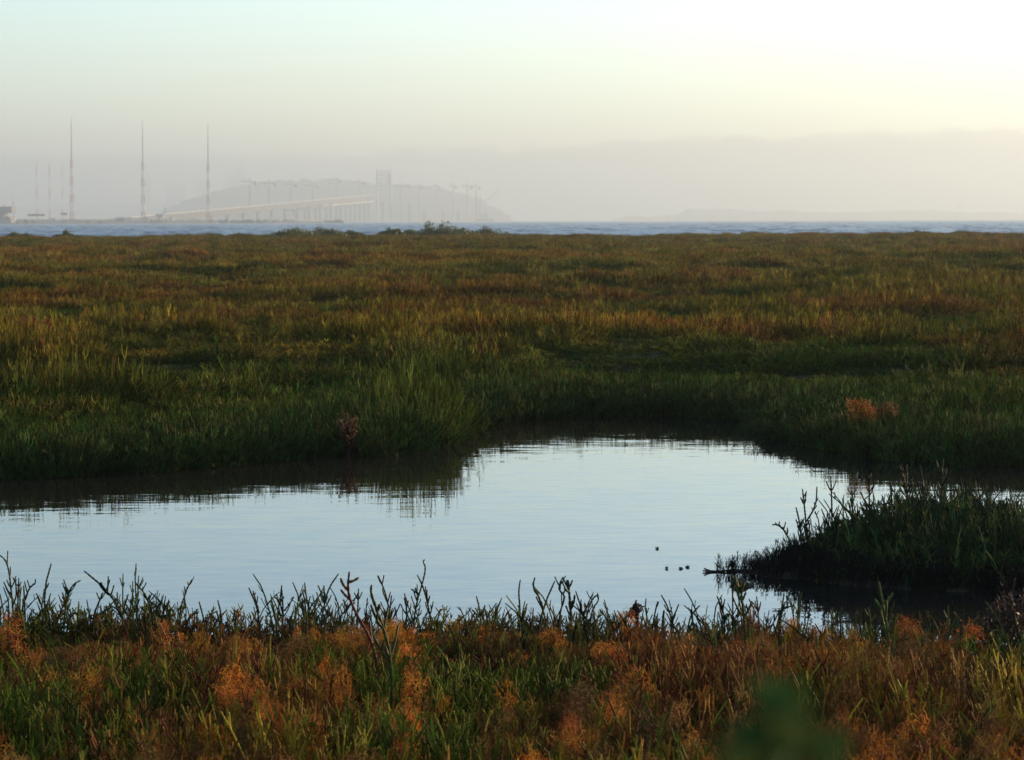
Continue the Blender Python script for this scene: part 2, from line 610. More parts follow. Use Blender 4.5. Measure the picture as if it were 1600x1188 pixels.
def sprig_into(b, pts, rad, nb=6, val=0.5, br=0.30, sides=5, h=None, sub=True):
    """a jointed succulent stem along pts with ascending opposite branchlets"""
    pts = np.asarray(pts, float)
    seg = np.linalg.norm(np.diff(pts, axis=0), axis=1)
    cum = np.concatenate([[0], np.cumsum(seg)]); L = cum[-1]
    joint = max(rad * 3.2, L / 26)
    m = max(5, int(L / joint) * 2 + 1)
    s = np.linspace(0, L, m)
    p = np.stack([np.interp(s, cum, pts[:, k]) for k in range(3)], 1)
    r = rad * np.interp(s / L, [0, .55, .93, 1], [1.15, 1.0, .9, .6]) * np.where(np.arange(m) % 2 == 0, 0.80, 1.14)
    b.tube(p, r, sides, val)
    for k in range(nb):
        t = rng.uniform(0.30, 0.93)
        j = t * (m - 1); i0 = int(j); q = p[i0]
        tg = p[min(i0 + 1, m - 1)] - p[max(i0 - 1, 0)]; tg /= np.linalg.norm(tg) + 1e-9
        aa0 = rng.uniform(0, 6.28)
        for aa in ((aa0,) if rng.uniform() < .45 else (aa0, aa0 + math.pi)):
            out = np.array((math.cos(aa), math.sin(aa), 0.1))
            l_ = L * br * rng.uniform(.35, 1.0) * (1.15 - 0.7 * t)
            c1 = q + (out * .45 + tg * .35) * l_ * .6
            c2 = q + (out * .55 + tg * .35 + np.array((0, 0, .55))) * l_
            mm = max(3, int(l_ / joint) + 2)
            tt = np.linspace(0, 1, mm)[:, None]
            bp = (1 - tt) ** 2 * q + 2 * tt * (1 - tt) * c1 + tt ** 2 * c2
            br_r = rad * .85 * np.linspace(1, .75, mm) * np.where(np.arange(mm) % 2 == 0, .88, 1.1)
            b.tube(bp, br_r, 4, val)
            if sub and l_ > 0.05 and rng.uniform() < .6:
                q2 = bp[mm // 2]
                e2 = q2 + (np.array((rng.normal(0, .3), rng.normal(0, .3), .8))) * l_ * .45
                b.tube([q2, (q2 + e2) / 2, e2], [rad * .6, rad * .7, rad * .5], 4, val)


def near_cluster(n=6, w=0.12, h=0.22, rad=0.0028):
    b = MB()
    for i in range(n):
        a = rng.uniform(0, 6.283); r = w * 0.5 * math.sqrt(rng.uniform())
        base = np.array((r * math.cos(a), r * math.sin(a), -0.02))
        hh = h * rng.uniform(.55, 1.2)
        p = stem_path(base, hh, rng.uniform(0, .45), rng.uniform(0, 6.28), 6, curl=rng.uniform(-.3, .6), wob=0.05)
        sprig_into(b, p, rad * rng.uniform(.8, 1.2), rng.integers(2, 6), rng.uniform(), sides=4)
    return b.mesh('near_cluster', M_TUFT)


def curly(b, n, cen, ext, rad, val=None, length=12, step=0.016, up=0.0):
    for i in range(n):
        d = rng.normal(0, 1, 3); d /= np.linalg.norm(d)
        p = np.array(cen) + d * np.array(ext) * rng.uniform(.2, 1) ** .5
        t = rng.normal(0, 1, 3); t[2] += up
        pts = [p.copy()]
        for k in range(length):
            t = t / np.linalg.norm(t)
            p = p + t * step
            pts.append(p.copy())
            rel = (p - np.array(cen)) / np.array(ext)
            t = t + rng.normal(0, .8, 3) - 0.5 * rel * max(0, np.linalg.norm(rel) - .75)
            t[2] += up * 0.1
        b.tube(pts, rad * rng.uniform(.7, 1.2), 3, rng.uniform() if val is None else val, cap=False)


def dodder_tuft(n=240, w=0.06, h=0.09, rad=0.00055):
    b = MB()
    curly(b, n, (0, 0, h * .75), (w, w, h), rad, up=0.4, length=9, step=.007)
    return b.mesh('dodder_tuft', M_TUFT)


GREEN = np.array((0.060, 0.085, 0.011))
DEEP = np.array((0.028, 0.052, 0.016))
OLIVE = np.array((0.138, 0.118, 0.016))
STRAW = np.array((0.26, 0.145, 0.022))
RUST = np.array((0.17, 0.055, 0.016))
DODDER = np.array((0.54, 0.245, 0.055))


def hummock(x, y):
    return smooth(.34, .66, .65 * fbm(x / 1.9, y / 1.7, 71, 3) + .35 * fbm(x / .6, y / .7, 72, 2))


def field_tint(x, y, d):
    n1 = fbm(x / 5.0, y / 8.0, 51, 4)
    n2 = fbm(x / 2.4, y / 3.4, 55, 4)
    n3 = fbm(x / 18.0, y / 30.0, 59, 3)
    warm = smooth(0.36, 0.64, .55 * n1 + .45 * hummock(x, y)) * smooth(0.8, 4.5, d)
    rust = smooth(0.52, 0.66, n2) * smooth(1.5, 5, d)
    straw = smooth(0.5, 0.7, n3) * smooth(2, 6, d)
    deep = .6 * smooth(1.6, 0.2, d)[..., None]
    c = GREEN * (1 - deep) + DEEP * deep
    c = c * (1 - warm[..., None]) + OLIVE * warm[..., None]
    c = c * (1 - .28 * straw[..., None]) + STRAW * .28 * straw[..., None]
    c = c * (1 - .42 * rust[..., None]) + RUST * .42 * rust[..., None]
    j = rng.normal(1.22, .30, x.shape).clip(.4, 2)[..., None]
    hue = rng.normal(0, .10, x.shape)[..., None] * np.array((1, -.5, 0))
    return np.clip(c * j * (1 + hue), 0.004, 1)


def field_points(y0, y1, dens0, dens1, marg=1.0):
    """points thinning from dens0 to dens1 per square metre, in the wedge the camera could see"""
    n = int((y1 - y0) * 2 * (0.2 * y1 + 3 + marg) * dens0)
    y = rng.uniform(y0, y1, n); u = rng.uniform(-1, 1, n)
    W = 0.2 * y1 + 3 + marg
    x = u * W
    keep = (np.abs(x) < 0.195 * y + 1.5 + marg) & (rng.uniform(0, 1, n) < (1 + (dens1 / dens0 - 1) * (y - y0) / (y1 - y0)))
    return x[keep], y[keep]


def relief(x, y):
    """plant height factor: hummocks and thin hollows"""
    n = hummock(x, y); m = fbm(x / 8, y / 9, 75, 2)
    pit = smooth(.57, .66, fbm(x / 2.6, y / 2.2, 77, 3))
    return (.38 + 1.05 * n * (.45 + 1.1 * m)) * (1 - .7 * pit)


FAR_P = [far_tuft(i) for i in range(8)]
MID_P = [mid_tuft(i) for i in range(10)]
NEAR_P = [near_cluster(rng.integers(4, 8)) for i in range(16)]
DOD_P = [dodder_tuft() for i in range(8)]

x, y = field_points(58, 236, 18, 9)
d = np.full(x.shape, 40.0)
k = y < edge_y(x) + 0.5
x, y, d = x[k], y[k], d[k]
z = ground_z(x, y)
k = z > -0.05; x, y, z, d = x[k], y[k], z[k], d[k]
n = len(x)
hs_ = relief(x, y)
s = np.stack([rng.uniform(.9, 1.4, n), rng.uniform(.9, 1.4, n), hs_ * rng.uniform(.75, 1.2, n)], 1)
scatter('far_pickleweed_meadow', FAR_P, np.stack([x, y, z], 1), rng.uniform(0, 6.28, n), rng.normal(0, .08, n), s, field_tint(x, y, d))

x, y = field_points(15.5, 60, 80, 40)
d = pond_d(x, y)
k = (d > -0.06) & (y > 13)
x, y, d = x[k], y[k], d[k]
z = ground_z(x, y, d)
n = len(x)
bp = onz(645, 684); bump = np.exp(-((x - bp.x) / .42) ** 2 - ((y - bp.y) / .9) ** 2)
hs_ = .98 + (relief(x, y) * 1.25 - .98) * smooth(0, 3.0, d) + 1.35 * bump
s = np.stack([rng.uniform(.8, 1.3, n), rng.uniform(.8, 1.3, n), hs_ * rng.uniform(.7, 1.2, n)], 1)
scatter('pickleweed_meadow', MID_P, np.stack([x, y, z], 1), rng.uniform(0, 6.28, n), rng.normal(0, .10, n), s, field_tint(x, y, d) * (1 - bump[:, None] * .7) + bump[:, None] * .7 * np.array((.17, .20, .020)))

# thicker fringe along the far waterline
xa, ya = field_points(15.5, 27, 110, 110)
da = pond_d(xa, ya)
k = (da > -0.08) & (da < 1.1) & (ya > 14)
xa, ya, da = xa[k], ya[k], da[k]; n = len(xa)
s = np.stack([rng.uniform(.8, 1.2, n), rng.uniform(.8, 1.2, n), rng.uniform(.6, 1.2, n)], 1)
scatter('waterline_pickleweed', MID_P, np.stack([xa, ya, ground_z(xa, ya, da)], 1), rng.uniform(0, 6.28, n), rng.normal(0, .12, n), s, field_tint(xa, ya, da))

# foreground bank
n = 5200
y = rng.uniform(5.6, 10.9, n); x = rng.uniform(-1, 1, n) * (0.2 * y + 1.0)
d = pond_d(x, y)
k = d > -0.10 - 0.08 * rng.uniform(0, 1, n)
x, y, d = x[k], y[k], d[k]
n = len(x)
z = np.maximum(ground_z(x, y, d), -0.05)
c1 = fbm(x / .55, y / .8, 81, 3); c2 = fbm(x / .3, y / .4, 85, 2)
g = smooth(.38, .56, c1)[:, None]
tn = (GREEN * np.array((1.9, 1.55, 1.0))) * g + (OLIVE * np.array((1.8, 1.35, 1.0))) * (1 - g)
r_ = (smooth(.42, .62, c2) * .8)[:, None]
tn = tn * (1 - r_) + RUST * 1.3 * r_
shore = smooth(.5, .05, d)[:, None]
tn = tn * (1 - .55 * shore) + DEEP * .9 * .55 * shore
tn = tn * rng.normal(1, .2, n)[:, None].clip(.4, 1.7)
hs_ = (.55 + .75 * fbm(x / .5, y / .5, 88, 2)) * (1 - .45 * smooth(8.6, 9.9, y))
s = np.stack([rng.uniform(.8, 1.2, n), rng.uniform(.8, 1.2, n), hs_ * rng.uniform(.8, 1.25, n)], 1)
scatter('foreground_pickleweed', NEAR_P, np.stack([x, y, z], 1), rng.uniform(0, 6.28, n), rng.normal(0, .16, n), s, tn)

n = 3600
y = rng.uniform(5.6, 10.4, n); x = rng.uniform(-1, 1, n) * (0.2 * y + 1.0)
d = pond_d(x, y)
c1 = fbm(x / .55, y / .8, 81, 3)
k = (d > 0.25) & (c1 + rng.normal(0, .06, n) < .49 + .03 * smooth(8, 6.6, y) + .03 * smooth(8.6, 9.4, y))
x, y, d = x[k], y[k], d[k]; n = len(x)
z = ground_z(x, y, d) + rng.uniform(.0, .09, n)
s = np.stack([rng.uniform(.45, 1.0, n), rng.uniform(.45, 1.0, n), rng.uniform(.5, 1.3, n) * (1 - .45 * smooth(8.6, 9.8, y))], 1)
tn = (DODDER * np.array((1.15, 1.1, .8)))[None, :] * (rng.uniform(.2, 1.1, n) ** 1.2)[:, None] * np.where(rng.uniform(0, 1, (n, 1)) < .35, np.array((.6, .75, 1.3)), 1.0) * (1 + rng.normal(0, .12, (n, 1)) * np.array((0, 1, 0)))
scatter('dodder_mats', DOD_P, np.stack([x, y, z], 1), rng.uniform(0, 6.28, n), rng.normal(0, .3, n), s, tn)

# island of pickleweed in the pond
n = 3600
bx0, by0 = ISLE.min(0); bx1, by1 = ISLE.max(0)
x = rng.uniform(bx0, bx1, n); y = rng.uniform(by0, by1, n)
di = sdist(x, y, ISLE)
tip = onz(1258, 890)
k = (di < -0.05) & (x > tip.x) & (di < -0.16 * rng.uniform(.2, 1.1, n))
x, y, di = x[k], y[k], di[k]; n = len(x)
z = ground_z(x, y)
hs_ = (.40 + .50 * smooth(.05, .4, -di) * (.6 + .6 * fbm(x / .4, y / .4, 91, 2)))
hs_ = hs_ * (.4 + .6 * smooth(tip.x - .05, onz(1390, 890).x, x)) * (1.1 - .25 * smooth(onz(1480, 890).x, onz(1600, 890).x, x))
s = np.stack([rng.uniform(.8, 1.2, n), rng.uniform(.8, 1.2, n), hs_ * rng.uniform(.5, 1.35, n)], 1)
tn = (DEEP * 1.1)[None, :] * rng.normal(1, .2, n)[:, None].clip(.4, 1.6) + (rng.uniform(0, 1, (n, 1)) < .3) * OLIVE * .6
ISL = (x, y, z, s, tn)
scatter('island_pickleweed', NEAR_P, np.stack([x, y, z], 1), rng.uniform(0, 6.28, n), rng.normal(0, .14, n), s, tn)

# ------------------------------------------------------------------ far shore materials
M_RED = mat_plain('mast_red_paint', (0.24, 0.075, 0.055), .6, .15, .2)
M_WHITE = mat_plain('mast_white_paint', (0.42, 0.42, 0.42), .6, .1, .2)
M_STEEL = mat_plain('galvanised_steel', (0.22, 0.23, 0.24), .5, .2, .3)
M_DARK = mat_plain('dark_timber', (0.045, 0.045, 0.045), .8, .3, .3)
M_CRANE = mat_plain('crane_paint', (0.26, 0.12, 0.06), .6, .15, .2)
M_CONC = mat_plain('bridge_concrete', (0.09, 0.083, 0.07), .8, .15, .05)
M_RAIL = mat_plain('pale_railing', (0.55, 0.50, 0.38), .5, .1, .1)
M_TRUSS = mat_plain('truss_steel', (0.14, 0.13, 0.11), .6, .2, .1)
M_CITY = mat_plain('office_facade', (0.20, 0.21, 0.22), .7, .15, .02)
M_CITYW = mat_plain('office_glass', (0.06, 0.08, 0.10), .2, .2, .02, .5)
M_HILL = mat_plain('wooded_hill', (0.035, 0.045, 0.025), .9, .4, .02)
M_SPIT = mat_plain('spit_earth', (0.10, 0.085, 0.05), .9, .35, .05)
M_WALLW = mat_plain('white_wall', (0.72, 0.66, 0.55), .7, .1, .3)
M_BUFF = mat_plain('buff_wall', (0.55, 0.40, 0.27), .7, .1, .3)
M_HULL = mat_plain('hull_paint', (0.05, 0.055, 0.06), .6, .2, .2)
M_LEAF = mat_plant('shrub_leaves', (0.085, 0.095, 0.016), .3, .6)
M_LEAFD = mat_plant('tree_leaves_dark', (0.030, 0.042, 0.016), .3, .5)
M_WOOD = mat_plain('woody_stem', (0.07, 0.045, 0.03), .9, .3, 3)


def lathe_rock(b, c, s, seed, val=.5, n=10, m=6):
    V = []; Fc = []
    for i in range(m + 1):
        th = math.pi * i / m
        for k in range(n):
            a = 2 * math.pi * k / n
            r = 1 + .35 * (float(vnoise(np.array([k * .9 + seed * 7.1]), np.array([i * 1.3 + seed]), seed)[0]) - .5)
            V.append((c[0] + s[0] * r * math.sin(th) * math.cos(a), c[1] + s[1] * r * math.sin(th) * math.sin(a), c[2] + s[2] * r * math.cos(th)))
    for i in range(m):
        for k in range(n):
            Fc.append((i * n + k, (i + 1) * n + k, (i + 1) * n + (k + 1) % n, i * n + (k + 1) % n))
    b.add(V, Fc, val)


def leaves(b, n, cen, ext, size, upper=True):
    """leaf faces spread through a lumpy crown"""
    for i in range(n):
        d = rng.normal(0, 1, 3); d /= np.linalg.norm(d)
        if upper: d[2] = abs(d[2])
        lum = .75 + .5 * float(vnoise(np.array([d[0] * 2.3 + cen[0]]), np.array([d[2] * 2.3 + d[1] * 1.7]), 7)[0])
        p = np.array(cen) + d * np.array(ext) * lum * rng.uniform(.3, 1) ** .6
        u = rng.normal(0, 1, 3); u[2] += .8; u /= np.linalg.norm(u)
        w = np.cross(u, rng.normal(0, 1, 3)); w /= np.linalg.norm(w) + 1e-9
        L = size * rng.uniform(.6, 1.3)
        b.add([p - u * L * .5, p + w * L * .22, p + u * L * .5, p - w * L * .22], [(0, 1, 2, 3)], rng.uniform())


# ------------------------------------------------------------------ land across the bay
def ridge(name, prof, D, depth, mat, rows=26, cols=240, amp=0.0, asize=60., seed=1):
    """a hill with a real back slope; prof lists its skyline as pixels of the photograph"""
    pr = np.array(prof, float)
    px = np.linspace(pr[0, 0], pr[-1, 0], cols)
    pt = np.array([P(a, b_, D)[:] for a, b_ in zip(px, np.interp(px, pr[:, 0], pr[:, 1]))])
    vv = np.linspace(-1, 1, rows)
    Xg = np.tile(pt[:, 0], (rows, 1)); Yg = D + vv[:, None] * depth + 0 * Xg
    hgt = pt[:, 2][None, :] + amp * (fbm(Xg / asize, Yg / asize, seed, 3) - .45) * np.clip(pt[:, 2][None, :] / 20, 0, 1)
    Zg = -0.8 + np.maximum(hgt + .8, 0) * np.cos(vv * math.pi / 2)[:, None] ** .8
    return tag(grid_mesh(name, Xg, Yg, Zg, mat, True), kind='structure')


ISLAND = [(262, 345), (275, 326), (300, 314), (330, 305), (360, 297), (400, 290), (430, 286), (470, 284), (505, 283), (540, 285), (575, 290),
          (600, 292), (640, 291), (690, 299), (720, 306), (745, 314), (765, 324), (785, 336), (800, 344)]
ridge('island_hill', ISLAND, 7200, 480, M_HILL, amp=18, asize=90, seed=101)
ridge('far_city_hill', [(-80, 328), (0, 322), (40, 323), (120, 318), (180, 322), (240, 316), (300, 322), (360, 318), (420, 330), (520, 345)], 11800, 500, M_HILL, amp=25, asize=260, seed=103)
ridge('north_shore', [(960, 344), (985, 338), (1010, 340), (1060, 337), (1075, 328), (1100, 331), (1140, 328), (1180, 333), (1240, 331), (1300, 333), (1380, 331), (1440, 330),
                      (1520, 334), (1600, 335), (1720, 336)], 8200, 300, M_HILL, amp=16, asize=70, seed=105)
spit = ridge('spit', [(-120, 342.5), (0, 342.5), (120, 343), (240, 343), (330, 344), (420, 345), (470, 345.6), (500, 346.5)], 2700, 60, M_SPIT, rows=12, cols=220, amp=1.5, asize=10, seed=107)

# tree masses on the island and the far shore, too far away to be told apart
def tree_mass(name, D, prof, n, r0, r1, depth, seed):
    b = MB()
    pr = np.array(prof, float)
    for i in range(n):
        px = rng.uniform(pr[0, 0] + 8, pr[-1, 0] - 8)
        py = np.interp(px, pr[:, 0], pr[:, 1])
        p = P(px, py, D)
        r = rng.uniform(r0, r1)
        v = rng.uniform(-.7, .5)
        zz = max(2, (p.z + .8) * math.cos(v * math.pi / 2) ** .8)
        lathe_rock(b, (p.x, D + v * depth, zz - r * .25), (r * 1.5, r * 1.5, r * rng.uniform(.5, 1.0)), i + seed, rng.uniform(), 7, 4)
    return tag(b.build(name, M_LEAFD), kind='stuff')


tree_mass('island_woods', 7200, ISLAND, 420, 6, 12, 400, 3)
tree_mass('north_shore_woods', 8200, [(1070, 331), (1140, 330), (1180, 335), (1300, 335), (1440, 333), (1560, 336), (1700, 338)], 240, 6, 13, 260, 9)
b = MB()
for i in range(150):
    px = rng.uniform(-60, 460)
    p = P(px, 344, 2690)
    r = rng.uniform(.8, 2.2)
    lathe_rock(b, (p.x, 2690 + rng.uniform(-40, 40), 1.2), (r * 1.8, r * 1.8, r), i, rng.uniform(), 7, 4)
tag(b.build('spit_scrub', M_LEAFD), kind='stuff')


# ------------------------------------------------------------------ radio masts
def radio_mast(px, top, base, D, w0, bands, label, thin=False, name='radio_mast'):
    a = P(px, base, D); a.z = max(a.z, 0.5)
    H = P(px, top, D).z - a.z
    r = root(name, a, label, 'mast', 'radio masts on the spit')
    z = 0.0
    hs = np.linspace(0, H * (.58 if not thin else .9), bands + 1)
    for i in range(bands):
        m = MB()
        z0, z1 = hs[i], hs[i + 1]
        wa = w0 * (1 - .75 * z0 / H); wb = w0 * (1 - .75 * z1 / H)
        t = .34 if not thin else .22
        C0 = [(-wa, -wa), (wa, -wa), (wa, wa), (-wa, wa)]; C1 = [(-wb, -wb), (wb, -wb), (wb, wb), (-wb, wb)]
        nb = 4
        for k in range(4):
            m.beam((*C0[k], z0), (*C1[k], z1), t)
            for q in range(nb):
                f0, f1 = q / nb, (q + 1) / nb
                L = lambda A, B, f: (A[0] + (B[0] - A[0]) * f, A[1] + (B[1] - A[1]) * f, z0 + (z1 - z0) * f)
                k2 = (k + 1) % 4
                m.beam(L(C0[k], C1[k], f0), L(C0[k2], C1[k2], f1), t * .6)
                m.beam(L(C0[k], C1[k], f1), L(C0[k2], C1[k2], f1), t * .6)
        m.build('lattice_section', M_RED if i % 2 == 0 else M_WHITE, r, origin=(0, 0, 0))
    m = MB()
    m.tube([(0, 0, hs[-1]), (0, 0, hs[-1] + (H - hs[-1]) * .55), (0, 0, H)], [w0 * .36, w0 * .24, w0 * .12], 6)
    m.build('top_pole', M_STEEL, r, origin=(0, 0, 0))
    m = MB(); m.box((0, 0, .3), (w0 * 3, w0 * 3, 1.6)); m.build('footing', M_CONC, r, origin=(0, 0, 0))
    return r


radio_mast(113, 182, 344, 2750, 1.75, 7, 'tall red and white lattice radio mast, leftmost and tallest of three big masts')
radio_mast(224, 187, 344, 2760, 1.75, 7, 'middle of the three tall red and white lattice radio masts')
radio_mast(326, 193, 345, 2770, 1.75, 7, 'right of the three tall lattice radio masts, in front of the island slope')
radio_mast(58, 248, 344, 3600, .9, 5, 'thin faint mast, left of the pair between the dock and the first tall mast', True, 'thin_mast')
radio_mast(78, 251, 344, 3400, 1.1, 5, 'thin dark mast just left of the tallest radio mast', True, 'thin_mast')
radio_mast(98, 250, 344, 4200, .8, 5, 'faintest thin mast close beside the tallest radio mast', True, 'thin_mast')
radio_mast(21, 302, 344, 3300, .8, 4, 'short thin mast nearest the dark dock structure', True, 'thin_mast')
radio_mast(469, 253, 286, 7200, 2.2, 4, 'slim antenna standing on the crest of the wooded island', True, 'hill_antenna')

# ------------------------------------------------------------------ things on the spit
D = 2680
def rect(px0, py0, px1, py1, D):
    a = P(px0, py1, D); b_ = P(px1, py0, D)
    return a.x, b_.x, a.z, b_.z


def boxpx(m, px0, py0, px1, py1, D, depth, val=.5):
    x0, x1, z0, z1 = rect(px0, py0, px1, py1, D)
    m.box(((x0 + x1) / 2, D + depth / 2, (z0 + z1) / 2), (x1 - x0, depth, z1 - z0), val)


o = P(8, 346.5, 2550)
r = root('dock_structure', (o.x, 2550, 0), 'dark dock building with a jutting upper cabin at the left edge', 'dock building')
for nm, q in (('upper_cabin', (-14, 323, 18, 333)), ('neck', (-14, 332.8, 6, 339)), ('lower_hall', (-14, 338, 14, 348.5)), ('hall_annex', (13.8, 341, 17, 348.5))):
    m = MB(); boxpx(m, *q, 2550 + (2 if nm == 'neck' else 0), 22); m.build(nm, M_HULL, r, origin=(o.x, 2550, 0))
m = MB(); boxpx(m, 6, 320, 7.5, 323.2, 2552, 2); m.build('vent_stack', M_STEEL, r, origin=(o.x, 2550, 0))


def small_house(px0, py0, px1, py1, D, mat, label, name='shed', cat='shed', roof=True):
    x0, x1, z0, z1 = rect(px0, py0, px1, py1, D)
    z0 = -.3 if z0 < 1.5 else z0
    dep = max(3, (x1 - x0) * .7)
    r = root(name, ((x0 + x1) / 2, D, z0), label, cat, 'buildings along the spit')
    m = MB(); zr = z1 - (z1 - z0) * (.28 if roof else 0)
    m.box(((x0 + x1) / 2, D + dep / 2, (z0 + zr) / 2), (x1 - x0, dep, zr - z0)); wl_ = m.build('wall', mat, r)
    if roof:
        m = MB(); e = .4
        m.add([(x0 - e, D - e, zr + .01), (x1 + e, D - e, zr + .01), (x1 + e, D + dep + e, zr + .01), (x0 - e, D + dep + e, zr + .01), (x0 - e, D + dep / 2, z1), (x1 + e, D + dep / 2, z1)],
              [(0, 1, 5, 4), (2, 3, 4, 5), (0, 4, 3), (1, 2, 5), (3, 2, 1, 0)])
        m.build('roof', M_STEEL, r)
    m = MB(); cx = (x0 + x1) / 2
    m.box((cx, D - .03, z0 + (zr - z0) * .35), ((x1 - x0) * .18, .1, (zr - z0) * .7)); m.build('door', M_DARK, wl_, origin=r.location)
    return r


small_house(181, 339.5, 194, 346.5, 2660, M_DARK, 'low dark shed on the spit between the first two tall masts')
small_house(19, 340, 24, 344.5, 2670, M_WALLW, 'tiny bright white hut beside the dark dock')
small_house(80, 341, 88, 345, 2670, M_WALLW, 'small white hut left of the tallest mast')
small_house(226, 339, 232, 345.5, 2670, M_BUFF, 'small sunlit buff hut at the foot of the middle mast', 'hut', 'hut')
small_house(264, 340, 271, 345.5, 2670, M_WALLW, 'white hut right of the dark trees by the ramp', 'hut', 'hut')
small_house(243, 334, 256, 341, 2900, M_BUFF, 'sunlit buff building at the low end of the ramp', 'ramp_building', 'building')
small_house(450, 336.5, 457.5, 342.5, 4300, M_WALLW, 'bright white building under the bridge near its lit railing', 'waterside_building', 'building')
small_house(420, 339, 429, 346.5, 4200, M_BUFF, 'sunlit orange waterside building under the bridge', 'waterside_building', 'building')
small_house(372, 334, 386, 340, 4300, M_BUFF, 'low buff building under the bridge, left of the orange one', 'waterside_building', 'building')
for q, lab in (((43, 334.5, 70, 338), 'long dark hoarding on posts left of the thin masts'), ((95, 332.8, 105, 336), 'short dark hoarding on posts beside the tallest mast')):
    x0, x1, z0, z1 = rect(*q, 2720)
    r = root('hoarding', ((x0 + x1) / 2, 2720, 0), lab, 'billboard', 'hoardings on the spit')
    m = MB(); m.box(((x0 + x1) / 2, 2720, (z0 + z1) / 2), (x1 - x0, .8, z1 - z0)); m.build('board', M_DARK, r)
    for f in (.12, .5, .88):
        m = MB(); m.beam((x0 + (x1 - x0) * f, 2721, -.3), (x0 + (x1 - x0) * f, 2721, z1 - .3), .4); m.build('post', M_STEEL, r)
for i, (px, w_, h_, lab) in enumerate(((237, 9, 5, 'dark round tree left of the little flag mast'), (248, 9, 6, 'dark bushy tree behind the little flag mast'), (40, 6, 6, 'small dark tree right of the dock'), (52, 5, 5, 'smaller dark tree under the long hoarding'))):
    p = P(px, 345, 2650); k = mpp(2650)
    r = root('shore_tree', (p.x, 2650, 0), lab, 'tree', 'trees on the spit')
    m = MB(); m.tube([(p.x, 2650, -.3), (p.x, 2650, 1.5)], [.35, .25], 5); m.build('trunk', M_WOOD, r)
    m = MB(); leaves(m, 380, (p.x, 2650, 1.0), (w_ * k * .6, w_ * k * .5, h_ * k), .9); m.build('crown', M_LEAFD, r)
p = P(258, 345, 2640)
r = root('flag_mast', (p.x, 2640, -.2), 'short thin flag mast among the dark trees', 'mast')
m = MB(); m.tube([(p.x, 2640, -.2), (p.x, 2640, P(258, 323, 2640).z)], [.35, .2], 5); m.build('pole', M_DARK, r)
m = MB(); m.beam((p.x - 1.5, 2640, P(258, 331, 2640).z), (p.x + 1.5, 2640, P(258, 331, 2640).z), .25); m.build('yard', M_DARK, r)

# ------------------------------------------------------------------ bridge under construction
BD = 5400


def deckspan(name, p0, p1, thick, D0, D1, width, label, pier_px, npier, rail):
    A = P(*p0, D0); B = P(*p1, D1)
    r = root(name, (A.x, A.y, 0), label, 'bridge')
    th = thick * mpp(D1)
    ax = (B - A).normalized(); side = Vector((-ax.y, ax.x, 0)).normalized()
    if side.y > 0: side = -side
    nseg = 22
    m = MB()
    for i in range(nseg):
        p = A + (B - A) * (i / nseg); q = A + (B - A) * ((i + .985) / nseg)
        e = side * -width
        V = [p, q, q + e, p + e]
        # a box girder narrower below
        W = [p + e * .15 - Vector((0, 0, th)), q + e * .15 - Vector((0, 0, th)), q + e * .85 - Vector((0, 0, th)), p + e * .85 - Vector((0, 0, th))]
        mm = MB(); mm.add([v[:] for v in W + V], [(3, 2, 1, 0), (4, 5, 6, 7), (0, 1, 5, 4), (1, 2, 6, 5), (2, 3, 7, 6), (3, 0, 4, 7)])
        mm.build('deck_segment', M_CONC, r)
    m = MB(); u = Vector((0, 0, 1.6))
    m.beam(A + side * .3 + u, B + side * .3 + u, rail)
    m.build('railing', M_RAIL, r)
    for i in range(npier):
        f = (i + .5) / npier
        c = A + (B - A) * f - side * width * .5
        zt = c.z - th
        if zt < 3: continue
        m = MB(); m.box((c.x, c.y, zt / 2 - .5), (4.5, 8, zt + 1), top=.85); pr_ = m.build('pier', M_CONC, r)
        m = MB(); m.box((c.x, c.y, zt - 1.0), (9, 12, 2.2)); m.build('pier_cap', M_CONC, pr_, origin=r.location)
    return r


deckspan('bridge_viaduct', (205, 342), (592, 305), 6.0, 3300, 5500, 24, 'long pale concrete viaduct climbing from the spit to the lattice tower', 0, 18, .7)
deckspan('lower_bridge_deck', (458, 327.5), (583, 316), 2.6, 4700, 5350, 16, 'short lower bridge deck with a sunlit railing under the viaduct', 0, 8, 1.5)

p = P(600, 346, 5600)
r = root('bridge_tower', (p.x, 5600, -1), 'pale lattice bridge tower standing at the upper end of the viaduct', 'tower')
k = mpp(5600)
zt = P(600, 266, 5600).z
for sx in (-1, 1):
    for sy in (0, 1):
        m = MB(); m.beam((p.x + sx * 11 * k, 5600 + sy * 14, -1), (p.x + sx * 10.5 * k, 5600 + sy * 14, zt), 2.6); m.build('column', M_TRUSS, r)
zz = np.linspace(P(600, 292, 5600).z, zt - 1.4, 5)
for i in range(5):
    m = MB(); m.beam((p.x - 11 * k, 5600, zz[i]), (p.x + 11 * k, 5600, zz[i]), 1.7); m.build('cross_beam', M_TRUSS, r)
for i in range(4):
    for s_ in (-1, 1):
        m = MB(); m.beam((p.x - s_ * 10.4 * k, 5601, zz[i]), (p.x + s_ * 10.4 * k, 5601, zz[i + 1]), 1.1); m.build('brace', M_TRUSS, r)
m = MB(); boxpx(m, 606, 272, 612, 292, 5612, 10); m.build('side_frame', M_TRUSS, r)
m = MB(); boxpx(m, 586, 290, 632, 293.5, 5595, 12); m.build('work_platform', M_RAIL, r)
m = MB(); boxpx(m, 586, 292.5, 596, 296, 5590, 12); m.build('platform_cabin', M_WALLW, r)

